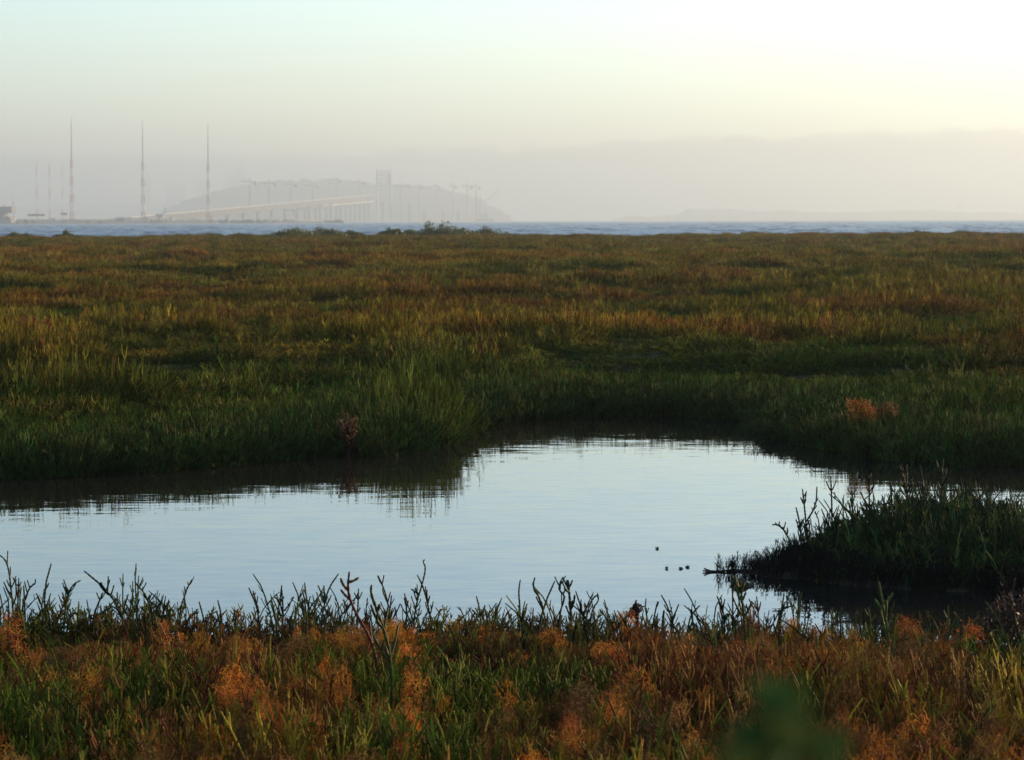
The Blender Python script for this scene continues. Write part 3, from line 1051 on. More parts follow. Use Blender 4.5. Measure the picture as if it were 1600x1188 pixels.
# bare piers out in the water, right of the tower
for i, (px, py, w_) in enumerate(((598, 318, 5), (611, 322, 4), (627, 325, 4), (640, 320, 5), (663, 332, 7), (692, 332, 5), (716, 332, 6))):
    x0, x1, z0, z1 = rect(px - w_ / 2, py, px + w_ / 2, 345, 5500)
    r = root('bare_pier', ((x0 + x1) / 2, 5500, -1), 'bare concrete bridge pier in the water, %s from the lattice tower' % ('first', 'second', 'third', 'fourth', 'fifth', 'sixth', 'seventh')[i], 'bridge pier', 'bare bridge piers right of the tower')
    m = MB(); m.box(((x0 + x1) / 2, 5500, (z1 - 1) / 2), ((x1 - x0) * .7, 7, z1 + 1), top=.85); m.build('shaft', M_CONC, r)
    m = MB(); m.box(((x0 + x1) / 2, 5500, z1 + .8), (x1 - x0, 10, 2)); m.build('cap', M_CONC, r)
    m = MB(); m.box(((x0 + x1) / 2, 5500, .6), ((x1 - x0) * 1.2, 12, 2.4)); m.build('footing', M_CONC, r)


# ------------------------------------------------------------------ tower cranes
def tower_crane(px, top, base, jl, jr, D, label, tilt=2.5):
    k = mpp(D)
    a = P(px, base, D)
    H = P(px, top, D).z - a.z
    r = root('tower_crane', a, label, 'crane', 'tower cranes along the bridge')
    jz = H - 9 * k
    w = 1.3
    m = MB()
    for sx in (-1, 1):
        for sy in (-1, 1): m.beam((sx * w, sy * w, 0), (sx * w, sy * w, jz), 1.0)
    n_ = 14
    for i in range(n_):
        z0, z1 = jz * i / n_, jz * (i + 1) / n_
        for s_ in (-1, 1):
            m.beam((-w, s_ * w, z0), (w, s_ * w, z1), .4); m.beam((s_ * w, -w, z1), (s_ * w, w, z0), .4)
    m.build('mast', M_CRANE, r, origin=(0, 0, 0))
    m = MB(); m.tube([(0, 0, jz + 3), (0, 0, H)], [1.5, .5], 4); m.build('apex', M_CRANE, r, origin=(0, 0, 0))
    dz = tilt * k
    for nm, L, zz_, s_ in (('jib', jl * k, dz, -1), ('counter_jib', jr * k, dz * .4, 1)):
        m = MB()
        e = (s_ * L, 0, jz + 2 + zz_)
        m.beam((0, -.7, jz + 1.2), (e[0], -.3, e[2] - .4), 1.0); m.beam((0, .7, jz + 1.2), (e[0], .3, e[2] - .4), 1.0)
        m.beam((0, 0, jz + 3.2), e, .9)
        for i in range(8):
            f = i / 8; g_ = (i + .5) / 8
            m.beam((e[0] * f, 0, jz + 3.2 + (e[2] - jz - 3.2) * f), (e[0] * g_, -.6, jz + 1.2 + (e[2] - .4 - jz - 1.2) * g_), .35)
        jb = m.build(nm, M_CRANE, r, origin=(0, 0, 0))
        m = MB(); m.beam((0, 0, H - .5), (e[0] * .75, 0, jz + 3 + zz_ * .75), .3); m.build('tie_bar', M_STEEL, jb, origin=(0, 0, 0))
    m = MB(); m.box((jr * k * .9, 0, jz - .2), (4, 2.4, 4)); m.build('counterweight', M_CONC, r, origin=(0, 0, 0))
    m = MB(); m.box((-1.9, -1.6, jz + .2), (2.4, 2.2, 2.8)); m.build('cab', M_WALLW, r, origin=(0, 0, 0))
    return r


CR = [(391, 278, 322, 14, 9, 'tower crane furthest left, over the low part of the viaduct'), (421, 280, 320, 16, 10, 'second tower crane from the left over the viaduct'),
      (455, 282, 317, 14, 8, 'third tower crane from the left over the viaduct'), (489, 284, 314, 14, 8, 'fourth tower crane from the left, mid viaduct'),
      (526, 275, 310, 10, 7, 'tall tower crane rising above the island crest behind the viaduct'), (562, 278, 307, 10, 7, 'tower crane just left of the lattice bridge tower'),
      (627, 284, 344, 10, 13, 'tower crane just right of the lattice bridge tower'), (655, 285, 344, 6, 5, 'second tower crane right of the lattice tower, standing in water'),
      (682, 285, 344, 7, 5, 'third tower crane right of the lattice tower, standing in water'), (708, 284, 344, 7, 5, 'fourth tower crane right of the lattice tower, on the island shoulder'),
      (730, 285, 344, 10, 8, 'left crane of the close pair at the island\'s right end'), (744, 286, 344, 8, 6, 'right crane of the close pair at the island\'s right end')]
for i, (px, tp, bs, jl, jr, lab) in enumerate(CR):
    fr = (px - 205) / 387.0
    Dc = (3300 + 2200 * fr + 14) if i < 6 else 5450
    tower_crane(px, tp, bs + (.6 if i < 6 else 1), jl, jr, Dc, lab)

# floating crane with a raised boom
D = 5300; k = mpp(D)
a = P(752, 345, D)
r = root('floating_crane', (a.x, D, -.6), 'floating crane barge with a long boom raised to the right', 'crane barge')
m = MB(); boxpx(m, 742, 342.5, 772, 347, D, 22); m.build('hull', M_HULL, r)
for px in (745, 750):
    q = P(px, 305, D + 10)
    m = MB(); m.beam((q.x, D + 10, .5), (q.x, D + 10, q.z), 1.8); m.build('spud', M_DARK, r)
m = MB(); q0 = P(757, 318, D + 8); q1 = P(783, 294, D + 8)
for s_ in (-.8, .8):
    m.beam((q0.x, D + 8 + s_, q0.z), (q1.x, D + 8 + s_ * .3, q1.z), .9)
m.beam((q0.x - 1, D + 8, q0.z + 2.2), (q1.x, D + 8, q1.z), .9)
m.build('boom', M_STEEL, r)
m = MB(); boxpx(m, 752, 334, 762, 342.6, D + 5, 10); m.build('crane_house', M_STEEL, r)
m = MB(); q2 = P(757, 334, D + 8); m.beam(q2, q0, 1.6); m.build('boom_mast', M_STEEL, r)
for nm, px0, px1, py, DD, lab in (('barge', 368, 398, 344.7, 2500, 'flat dark barge moored right of the spit'), ('barge', 507, 537, 344.8, 2600, 'flat dark barge lying alone on open water'), ('barge', 343, 358, 344.2, 2520, 'smaller dark barge lying against the end of the spit')):
    x0, x1, z0, z1 = rect(px0, py, px1, 347, DD)
    z0 = -.6; z1 = max(z1, 1.2)
    r = root(nm, ((x0 + x1) / 2, DD, z0), lab, 'barge', 'barges on the bay')
    m = MB(); m.box(((x0 + x1) / 2, DD, (z0 + z1) / 2), (x1 - x0, 7, z1 - z0)); 
    m.build('hull', M_HULL, r)
    m = MB(); m.box((x0 + (x1 - x0) * .7, DD, z1 + .4), ((x1 - x0) * .35, 5, .8)); m.build('deck_load', M_DARK, r)
    m = MB(); m.tube([(x0 - 1.6, DD, z1 - .15), (x0 + .4, DD, z1 - .5)], [.3, 1.1], 4); m.build('bow', M_HULL, r)

# ------------------------------------------------------------------ city towers deep in the fog
for i, (px0, py0, px1, lab, sets) in enumerate(((226, 275, 237, 'faint slim office tower in the fog right of the middle mast', 0), (262, 287, 291, 'broad low faint office block in the fog between two masts', 1),
                                               (306, 281, 323, 'faint office tower in the fog just left of the right mast', 0), (352, 275, 364, 'faint lower office tower beside the tallest one', 0),
                                               (365, 261, 384, 'tallest faint office tower in the fog above the first cranes', 1))):
    D = 10600
    x0, x1, z0, z1 = rect(px0, py0, px1, 345, D)
    r = root('office_tower', ((x0 + x1) / 2, D, -.5), lab, 'building', 'city towers in the fog')
    cx = (x0 + x1) / 2; w_ = x1 - x0
    m = MB(); m.box((cx, D, z1 * .47), (w_, w_ * .8, z1 * .94 + 1)); sh_ = m.build('shaft', M_CITY, r)
    m = MB(); m.box((cx - w_ * .05, D, z1 * .97), (w_ * (.62 if sets else .85), w_ * .6, z1 * .06 + .1)); m.build('crown', M_CITY, r)
    for j in range(7):
        m = MB(); m.box((cx, D - w_ * .4, z1 * (.12 + .115 * j)), (w_ * .92, .8, z1 * .07)); m.build('window_band', M_CITYW, sh_, origin=r.location)
D = 8000
p = P(1501, 336, D); k = mpp(D)
r = root('water_tower', (p.x, D, 6), 'faint elevated tank on legs above the far right shore', 'water tower')
zt = P(1501, 320, D).z
m = MB(); m.box((p.x, D, zt - 1.5 * k), (9 * k, 8 * k, 3 * k)); m.build('tank', M_CITY, r)
for s_ in (-1, 1):
    for t_ in (-1, 1):
        m = MB(); m.beam((p.x + s_ * 3 * k, D + t_ * 3 * k, 6), (p.x + s_ * 2.6 * k, D + t_ * 2.6 * k, zt - 3 * k), 1.6); m.build('leg', M_CITY, r)

# ------------------------------------------------------------------ shrubs at the far edge of the marsh
SHR = [(458, 355, 78, 14, 'rounded shrub at the marsh edge, left of the low group'), (510, 356, 56, 12, 'shrub at the marsh edge left of the gap in the group'),
       (548, 360, 34, 9, 'small low shrub right of the first two marsh-edge shrubs'), (612, 356, 34, 13, 'small pointed shrub left of the tallest one'), (648, 360, 60, 10, 'low spreading shrub at the foot of the tallest one'),
       (690, 348, 62, 20, 'tallest spiky shrub at the marsh edge below the cranes'), (726, 357, 40, 11, 'shrub on the right shoulder of the tallest one'), (768, 354, 58, 13, 'rounded shrub under the floating crane'),
       (28, 363, 40, 6, 'low dark shrub at the marsh edge by the left border'), (104, 362, 36, 7, 'low shrub below the tallest radio mast'), (376, 364, 40, 6, 'low shrub left of the rounded shrub group'),
       (1040, 363, 30, 6, 'low shrub at the marsh edge right of centre'), (1440, 360, 34, 8, 'low shrub of the right-hand pair at the marsh edge'), (1503, 359, 30, 8, 'rightmost shrub of the pair at the marsh edge')]
for i, (px, py, wpx, hpx, lab) in enumerate(SHR):
    D = 219 + (i * 37 % 5)
    k = mpp(D)
    c = P(px, py + hpx, D)
    z0 = float(ground_z(np.array([c.x]), np.array([D * 1.0]))[0])
    H = (P(px, py, D).z - z0) * 1.2
    r = root('marsh_shrub', (c.x, D, z0), lab, 'shrub', 'shrubs along the bay edge')
    m = MB()
    tops = []
    for j in range(9):
        a = rng.uniform(0, 6.28); rr = wpx * k * .55 * rng.uniform(.1, 1)
        e = np.array((c.x + rr * math.cos(a), D + .6 * rr * math.sin(a), z0 + H * rng.uniform(.4, .95) * (1 - .6 * (rr / (wpx * k * .5)) ** 2)))
        m.tube([(c.x + .3 * rr * math.cos(a), D, z0 - .1), (np.array((c.x, D, z0)) + e) / 2 + np.array((.2 * rr * math.cos(a), 0, .05)), e], [.025, .02, .01], 4, rng.uniform())
        tops.append(e)
    m.build('stems', M_WOOD, r)
    m = MB()
    for e in tops:
        leaves(m, 190, (e[0], e[1], max(z0 + .1, e[2] - H * .40)), (wpx * k * .17, wpx * k * .17, H * .45), .15)
    leaves(m, 1700, (c.x, D, z0 + H * .1), (wpx * k * .72, wpx * k * .35, H * .56), .16)
    if hpx > 18:
        for j in range(60):
            e = tops[j % 9]
            leaves(m, 6, (e[0] + rng.normal(0, .12), e[1], e[2] + rng.uniform(0, .35)), (.06, .06, .2), .14)
    m.build('foliage', M_LEAF, r)

# ------------------------------------------------------------------ pickleweed sprigs that stand out one by one
M_SPRIG = mat_plant('sprig_green', (0.060, 0.080, 0.018), .3, .5, .12, .6)
M_SPRIGD = mat_plant('sprig_dark', (0.030, 0.040, 0.018), .25, .5, .12, .6)
M_SPRIGR = mat_plant('sprig_reddish', (0.150, 0.055, 0.022), .3, .4, .12, .6)
M_PURP = mat_plant('sprig_purple', (0.032, 0.018, 0.014), .25, .4, .12, .6)
M_DOD = mat_plant('dodder_orange', (0.54, 0.22, 0.03), .4, .4, .1, .6)
M_DODR = mat_plant('dodder_rust', (0.34, 0.115, 0.024), .35, .4, .1, .6)
M_DRY = mat_plant('dry_red_plant', (0.060, 0.028, 0.014), .35, .5, .1, .6)


def sprig(lines, label, D=None, rad=.0036, nb=6, mat=None, br=.26, group='tall sprigs along the near bank', zbase=.02, extra=0, nm='pickleweed_sprig'):
    """lines: pixel polylines from the foot up; the first is the main stem, the others fork from it"""
    mat = mat or M_SPRIGD
    p0 = lines[0][0]
    Dm = D or onz(p0[0], max(p0[1], 1020) + 8, zbase).y
    foot = P(p0[0], p0[1], Dm)
    gz = float(ground_z(np.array([foot.x]), np.array([Dm]))[0])
    r = root(nm, (foot.x, Dm, gz), label, 'sprig', group)
    for li, ln in enumerate(lines):
        pts = [P(a, b_, Dm)[:] for a, b_ in ln]
        dy = rng.normal(0, .02)
        pts = [(q[0], q[1] + dy * (i / max(1, len(pts) - 1)), q[2]) for i, q in enumerate(pts)]
        if li == 0: pts = [(foot.x + rng.normal(0, .01), Dm, min(gz, 0) - .03)] + pts
        # bend the corners
        q = np.array(pts); 
        for _ in range(2):
            mid = []
            for i in range(len(q) - 1):
                mid += [q[i] * .75 + q[i + 1] * .25, q[i] * .25 + q[i + 1] * .75]
            q = np.array([q[0]] + mid + [q[-1]])
        b = MB()
        sprig_into(b, q, rad * (1 if li == 0 else .85), nb if li == 0 else max(1, nb // 2), rng.uniform(), br, 6)
        if li == 0: st = b.build('stem', mat, r, smooth_=True)
        else: b.build('branch', mat, st, origin=r.location, smooth_=True)
    return r


sprig([[(22, 1000), (20, 950), (17, 920), (13, 887), (7, 874), (-1, 868)], [(18, 935), (10, 918)], [(19, 950), (27, 928), (23, 903)]], 'tall sprig bending out of the left border')
sprig([[(30, 990), (35, 948), (42, 928), (48, 916), (56, 912), (55, 905)]], 'sprig with a tip hooked right beside the tall border sprig', nb=5)
sprig([[(40, 985), (39, 940), (38, 914)]], 'short straight sprig with a blunt dark tip near the left border', nb=3)
sprig([[(68, 990), (68, 958), (64, 938), (58, 926)], [(70, 960), (74, 943)]], 'slim sprig leaning left in the first gap of open water', nb=4)
sprig([[(99, 995), (101, 955), (104, 930), (113, 914), (124, 909)], [(105, 975), (112, 962), (120, 956)]], 'sprig with a long arched tip pointing right', nb=7)
sprig([[(145, 995), (145, 965), (152, 946), (161, 926)], [(145, 967), (158, 957), (180, 944)], [(144, 968), (136, 950)]], 'three-forked sprig, its longest fork reaching low to the right', nb=3)
sprig([[(190, 990), (192, 958), (197, 940), (201, 928)], [(191, 970), (184, 952), (170, 946)]], 'sprig with a low fork curving left beside the three-forked one', nb=4)
sprig([[(208, 990), (208, 960), (214, 948), (219, 935)], [(207, 965), (200, 950)]], 'short forked sprig left of the leaning orange cone', nb=3)
sprig([[(242, 985), (243, 965), (247, 955), (246, 950)]], 'stubby sprig with knobs at its top left of the orange cone', nb=5, rad=.005)
sprig([[(322, 990), (318, 965), (311, 940)], [(308, 990), (307, 953)]], 'pair of thin straight sprigs leaning left', nb=3)
sprig([[(347, 990), (346, 962), (340, 938)], [(346, 975), (335, 965), (328, 957)]], 'thin sprig with a pale low fork to the left', nb=3)
sprig([[(370, 1005), (369, 980), (365, 957)]], 'lone thin sprig standing in a wide gap of water', nb=3)
sprig([[(406, 985), (402, 950), (394, 932), (388, 919)], [(405, 958), (400, 938), (396, 922)], [(415, 975), (417, 960), (424, 957)]], 'close pair of knobbly tips leaning left', nb=7)
sprig([[(441, 990), (443, 955), (440, 915)], [(442, 960), (437, 938), (429, 932)], [(444, 955), (452, 945), (459, 933)]], 'trident-shaped sprig left of the centre', nb=4)
sprig([[(434, 995), (430, 965), (424, 940)]], 'plain sprig close to the left of the trident', nb=3)
sprig([[(480, 990), (478, 945), (474, 920)], [(476, 965), (472, 935)]], 'straight knobbly twin-stem sprig right of the trident', nb=5)
sprig([[(500, 990), (506, 945), (514, 918), (529, 897)], [(507, 942), (502, 925), (497, 914)], [(507, 940), (506, 915)]], 'tall sprig with a smooth bare tip swept right', nb=6)
sprig([[(590, 1030), (575, 990), (560, 965), (549, 943), (543, 920), (546, 893)], [(548, 938), (538, 930), (532, 922)], [(543, 922), (535, 912), (533, 902)], [(544, 910), (552, 908), (561, 902)]],
      'stout candelabra sprig on a slanting reddish stalk', D=9.0, rad=.005, nb=1, mat=M_SPRIGR)
sprig([[(558, 990), (559, 955), (560, 920)]], 'straight thin sprig beside the slanting candelabra', nb=4)
sprig([[(612, 1030), (600, 985), (588, 950), (579, 925), (581, 913)], [(590, 955), (594, 942)]], 'thick soft green sprig with a forked tip, nearer than its neighbours', D=8.4, rad=.0055, nb=4, mat=M_SPRIG)
sprig([[(610, 990), (608, 950), (601, 922), (591, 899)], [(609, 955), (612, 930)]], 'dark knobbly sprig leaning left near the centre', nb=7)
sprig([[(644, 995), (650, 945), (660, 912), (666, 886), (660, 877), (664, 874)], [(655, 930), (642, 920)]], 'tallest sprig of the near bank with a crooked beak-like tip', nb=8)
sprig([[(677, 995), (671, 955), (662, 918), (652, 898)], [(668, 945), (672, 930)]], 'smooth sprig crossing the tallest one', nb=5)
sprig([[(634, 990), (636, 955), (632, 927)]], 'short sprig left of the crossed pair', nb=4)
sprig([[(752, 995), (750, 955), (744, 934)], [(750, 965), (737, 952)]], 'sprig leaning left in the middle gap of water', nb=5)
sprig([[(764, 990), (762, 965), (758, 952)]], 'low sprig right of the middle leaning one', nb=3)
sprig([[(812, 1000), (813, 955), (810, 925), (813, 905)], [(813, 970), (820, 955), (824, 946)]], 'tall straight bumpy sprig standing alone right of centre', nb=9, br=.10)
sprig([[(858, 1000), (850, 958), (842, 932), (832, 916), (836, 903)]], 'bare bent stalk with a kinked tip', nb=3, rad=.0045, mat=M_SPRIG)
sprig([[(872, 1000), (874, 960), (882, 935), (880, 928), (873, 922), (874, 912), (880, 901)], [(880, 928), (884, 920), (877, 908)]], 'sprig with a curled loop near its top', nb=5)
sprig([[(893, 1000), (892, 955), (889, 922), (888, 908)], [(892, 952), (897, 940), (898, 929)], [(889, 925), (884, 919)]], 'stout upright sprig with a bulbous top right of the loop', nb=5, rad=.0055)
sprig([[(906, 990), (907, 960), (908, 937)]], 'plain straight sprig between two bent ones', nb=3)
sprig([[(914, 990), (918, 952), (927, 932), (935, 928)], [(922, 985), (925, 950), (936, 938), (933, 925)]], 'pair of sprigs bowed together at the top', nb=5)
r = sprig([[(996, 1000), (996, 965), (994, 942)], [(996, 968), (986, 955), (984, 950)]], 'dark purplish knobbly sprig with a crowded head', nb=5, rad=.0065, mat=M_PURP)
b = MB(); c = P(994, 950, r.location.y)
curly(b, 26, c[:], (.016, .016, .03), .0035, length=3, step=.007); curly(b, 16, P(985, 960, r.location.y)[:], (.014, .014, .02), .0035, length=3, step=.007)
b.build('flower_head', M_PURP, r)
sprig([[(1018, 995), (1022, 965), (1028, 941)]], 'thin sprig leaning right, right of the purplish one', nb=3)
sprig([[(1050, 1000), (1050, 968), (1042, 945), (1033, 930)], [(1050, 968), (1056, 955), (1060, 943)]], 'clean Y-shaped sprig right of the purplish knobbly one', nb=3)
sprig([[(1036, 990), (1035, 970), (1037, 952)]], 'short thick-tipped dark sprig left of the Y-shaped one', nb=2, rad=.0052)
sprig([[(1073, 995), (1078, 965), (1085, 956), (1094, 947)], [(1084, 985), (1082, 962), (1081, 952)]], 'sprig with a straight tip slanting right', nb=3)
sprig([[(1129, 1000), (1129, 965), (1128, 936)], [(1130, 972), (1136, 965), (1141, 957)], [(1128, 962), (1124, 951)]], 'upright sprig with stepped side branches below the mud lump', nb=6)
sprig([[(1166, 1010), (1162, 960), (1159, 930), (1157, 908)], [(1161, 945), (1153, 927), (1151, 915)], [(1160, 938), (1166, 925)]], 'tall pale green sprig rising in front of the mud lump', nb=4, rad=.005, mat=M_SPRIG, D=9.7)
sprig([[(1184, 990), (1186, 960), (1184, 935)], [(1183, 965), (1176, 947), (1170, 936)]], 'dark pair of tips right of the pale green sprig', nb=4)
sprig([[(1220, 1000), (1219, 968), (1222, 951), (1229, 948), (1237, 945)]], 'sprig bent over into an arch', nb=5)
sprig([[(1242, 1000), (1240, 960), (1235, 935)], [(1245, 985), (1247, 950), (1252, 925)]], 'pair of tall sprigs right of the arched one', nb=6, mat=M_SPRIG)
sprig([[(1302, 1005), (1303, 970), (1301, 950)]], 'small sprig against the dark island reflection', nb=4, mat=M_SPRIG)
sprig([[(1390, 1020), (1384, 965), (1377, 932), (1373, 909)], [(1382, 955), (1372, 945), (1367, 936)], [(1380, 945), (1390, 935), (1393, 925)]], 'stout green branched sprig in front of the island reflection', nb=4, rad=.0058, mat=M_SPRIG, D=9.4)
sprig([[(1360, 1015), (1362, 975), (1358, 950)]], 'brownish sprig left of the stout green one', nb=4, mat=M_SPRIG)
sprig([[(1440, 1020), (1437, 985), (1436, 955)]], 'straight pale sprig right of the stout green one', nb=5, mat=M_SPRIG)
sprig([[(1482, 1020), (1481, 980), (1480, 945)]], 'straight sprig over a rusty clump near the right', nb=6, mat=M_SPRIG)
sprig([[(1545, 1030), (1542, 985), (1540, 960)]], 'stocky reddish sprig left of the dark leafy bush', nb=4, rad=.006, mat=M_SPRIGR)
sprig([[(1580, 1030), (1574, 965), (1568, 925), (1566, 900)], [(1572, 950), (1582, 925), (1588, 905)]], 'tall spindly sprig out of the dark leafy bush', nb=8, mat=M_PURP)

# smaller sprigs of the fringe, too many and too alike to point at
n = 3000
x = rng.uniform(-2.6, 2.8, n); y = rng.uniform(9.4, 10.95, n)
d = pond_d(x, y)
cl = fbm(x / .22, y / .5, 95, 2)
k = (d > -.14) & (d < .8) & (cl + rng.normal(0, .05, n) > .44); x, y, d, cl = x[k], y[k], d[k], cl[k]; n = len(x)
SPR_P = []
for i in range(14):
    b = MB()
    hh = rng.uniform(.18, .30)
    p = stem_path(np.array((0, 0, -.03)), hh, rng.uniform(0, .4), rng.uniform(0, 6.28), 7, curl=rng.uniform(-.6, 1.0), wob=.06)
    sprig_into(b, p, .0027, rng.integers(2, 7), rng.uniform(), br=.22, sides=5)
    SPR_P.append(b.mesh('fringe_sprig', M_TUFT))
s = rng.uniform(.40, 1.0, (n, 1)) * (.68 + .5 * smooth(.44, .75, cl))[:, None] * np.where(rng.uniform(0, 1, (n, 1)) < .12, 1.25, 1.0) * np.ones((1, 3))
tn = DEEP[None] * rng.uniform(.6, 1.6, (n, 1)) + RUST[None] * .35 * (rng.uniform(0, 1, (n, 1)) < .25) + OLIVE[None] * .8 * (rng.uniform(0, 1, (n, 1)) < .35)
scatter('fringe_sprigs', SPR_P, np.stack([x, y, np.maximum(ground_z(x, y, d), -.06)], 1), rng.uniform(0, 6.28, n), rng.normal(0, .12, n), s, tn)
n = 3400
y = rng.uniform(5.8, 10.3, n); x = rng.uniform(-1, 1, n) * (0.2 * y + .8)
c1 = fbm(x / .55, y / .8, 81, 3)
s = rng.uniform(.55, 1.1, (n, 1)) * np.ones((1, 3)) * (1 - .25 * smooth(8.6, 9.8, y))[:, None]
tn = (GREEN * np.array((2.2, 1.65, 1.0)))[None] * rng.uniform(.6, 1.4, (n, 1)) * np.where((c1 < .47)[:, None], np.array((1.3, .85, .9)), 1.0)
scatter('green_sprigs', SPR_P, np.stack([x, y, ground_z(x, y)], 1), rng.uniform(0, 6.28, n), rng.normal(0, .2, n), s, tn)

# ------------------------------------------------------------------ the islet: tall sprigs, mud lump, drift
ISP = [([[(1262, 850), (1258, 800), (1254, 764)], [(1260, 815), (1275, 790), (1276, 760)]], 'forked sprig on the left shoulder of the islet'),
       ([[(1252, 850), (1250, 820), (1243, 792)]], 'thin sprig leaning left off the islet'),
       ([[(1240, 862), (1232, 840), (1222, 824), (1212, 819), (1206, 820)]], 'low sprig drooping left over the water from the islet'),
       ([[(1300, 845), (1300, 790), (1298, 744)]], 'thick upright plume at the left of the islet'),
       ([[(1330, 840), (1332, 790), (1330, 760)]], 'sprig left of the islet centre'),
       ([[(1358, 840), (1358, 780), (1357, 742)]], 'tall straight sprig at the middle of the islet'),
       ([[(1395, 840), (1394, 790), (1392, 755)]], 'straight sprig right of the islet centre'),
       ([[(1425, 835), (1420, 780), (1412, 745), (1408, 724)]], 'tall sprig leaning left behind the islet top'),
       ([[(1445, 835), (1444, 770), (1437, 726)]], 'tall thin sprig left of the tallest on the islet'),
       ([[(1470, 830), (1471, 775), (1474, 718)], [(1472, 760), (1484, 735)], [(1472, 750), (1463, 728)]], 'tallest branching sprig of the islet'),
       ([[(1500, 835), (1502, 790), (1500, 745)]], 'sprig right of the tallest on the islet'),
       ([[(1520, 840), (1524, 800), (1530, 778)]], 'short sprig at the right shoulder of the islet'),
       ([[(1546, 845), (1548, 810), (1545, 775)]], 'lone sprig right of the islet shoulder'),
       ([[(1572, 850), (1578, 825), (1590, 782)], [(1576, 832), (1568, 815)]], 'slanting forked sprig near the right border on the islet')]
for ln, lab in ISP:
    sprig(ln, lab, D=13.3, rad=.0048, nb=8, group='tall sprigs on the islet', nm='islet_sprig', mat=M_SPRIGD)
n = 3800
x = rng.uniform(bx0, bx1, n); y = rng.uniform(by0, by1, n)
di = sdist(x, y, ISLE)
k = (di < .02) & ((x < onz(1330, 900).x) | (di > -.14)) & (x > onz(1120, 893).x)
x, y = x[k], y[k]; n = len(x)
s = rng.uniform(.14, .42, (n, 1)) * np.ones((1, 3)) * (1 + .8 * smooth(tip.x - .3, tip.x + .2, x)[:, None])
scatter('islet_seedlings', NEAR_P, np.stack([x, y, ground_z(x, y)], 1), rng.uniform(0, 6.28, n), rng.normal(0, .3, n), s, np.tile(np.array((.018, .014, .012)), (n, 1)))
n = 480
k0 = rng.integers(0, len(ISL[0]), n)
s = rng.uniform(.5, 1.25, (n, 1)) * np.ones((1, 3))
scatter('islet_sprigs', SPR_P, np.stack([ISL[0][k0], ISL[1][k0], ISL[2][k0]], 1), rng.uniform(0, 6.28, n), rng.normal(0, .16, n), s, (DEEP * 1.2)[None] * rng.uniform(.6, 1.5, (n, 1)) + (rng.uniform(0, 1, (n, 1)) < .4) * OLIVE * .6)

c = onz(1156, 915)
r = root('mud_lump', c, 'rounded dark mud lump standing in the water off the islet tip', 'mud lump')
b = MB(); lathe_rock(b, (c.x, c.y, .005), (.040, .05, .024), 5, .5, 16, 10); b.build('mound', M_MUD, r, smooth_=True)
b = MB(); lathe_rock(b, (c.x + .035, c.y - .01, .0), (.03, .03, .012), 8, .5, 12, 8); b.build('lobe', M_MUD, r, smooth_=True)
c = onz(1103, 894)
b = MB(); q = [P(a_, b_, c.y)[:] for a_, b_ in ((1098, 892), (1110, 893), (1125, 893), (1150, 890))]
b.tube(q, [.003, .006, .005, .004], 6); b.tube([q[1], (np.array(q[1]) + np.array((-.03, 0, .014)))], [.006, .003], 5)
tag(b.build('driftwood', M_WOOD, origin=c), 'dark driftwood stick poking out from the islet tip', 'driftwood')
for i, (px, py, w_, lab) in enumerate(((1027, 858, 4, 'single dark speck of weed floating on open water'), (1042, 889, 3, 'tiny floating weed scrap left of the leafy scrap'), (1064, 889, 5, 'floating leafy scrap left of the islet tip'), (1075, 887, 6, 'larger floating leafy scrap beside the islet tip'))):
    c = onz(px, py); k = mpp(c.y) * .65
    b = MB(); leaves(b, 22, (c.x, c.y, .002), (w_ * k, w_ * k * 2, .007), .011)
    lathe_rock(b, (c.x, c.y, 0), (w_ * k * .6, w_ * k, .006), 3 + i, .5, 9, 6)
    tag(b.build('floating_weed', M_SPRIGD, origin=c), lab, 'weed', 'weed scraps floating on the pond')

# ------------------------------------------------------------------ clumps of dodder and other plants that stand out
def dodder_clump(px, py, wpx, hpx, label, D=None, mat=None, n=None, group='orange dodder clumps on the near bank', lean=0.0, rad=.0007):
    """px, py is the middle of the clump; it hangs on a few host stems"""
    base = py + hpx * .5
    Dm = D or onz(px, base + 8, .05).y
    k = mpp(Dm); c = P(px, py, Dm)
    gz = float(ground_z(np.array([c.x]), np.array([Dm]))[0])
    r = root('dodder_clump', (c.x, Dm, gz), label, 'plant', group)
    w_, h_ = wpx * k / 2, hpx * k / 2
    b = MB(); b2 = MB()
    ns = 5 + int(wpx / 9)
    for i in range(ns):
        fx_ = rng.uniform(-1, 1); fy_ = rng.uniform(-.8, .8)
        topf = (1 - .55 * abs(fx_) ** 1.5) * rng.uniform(.55, 1.1)
        ft = np.array((c.x - lean * h_ + .8 * w_ * fx_, Dm + .7 * w_ * fy_, min(gz, c.z - h_)))
        e = np.array((c.x + lean * h_ * topf + .9 * w_ * fx_ + rng.normal(0, .1) * w_, Dm + .7 * w_ * fy_, c.z - h_ + 2 * h_ * topf))
        md = (ft + e) / 2 + rng.normal(0, .12, 3) * w_
        sprig_into(b, [ft - np.array((0, 0, .02)), md, e], .0030, 3, rng.uniform(), .2, 4)
        nt = int(44 * (n or 300) / 300)
        for j in range(nt):
            t0 = rng.uniform(.0, .9) ** .8
            q0 = (1 - t0) ** 2 * ft + 2 * t0 * (1 - t0) * md + t0 ** 2 * e
            lw = (.25 + .75 * (1 - t0)) * min(w_ * .6, .035 + .25 * rad * 10)
            cc = q0 + rng.normal(0, .5, 3) * lw
            curly(b2, 1, cc, (lw * 1.2, lw * 1.2, h_ * .35), rad, length=8, step=max(.004, min(h_, .12) * .08), up=.5)
    b.build('host_stems', M_SPRIGR, r)
    b = b2
    b.build('threads', mat or M_DOD, r)
    return r


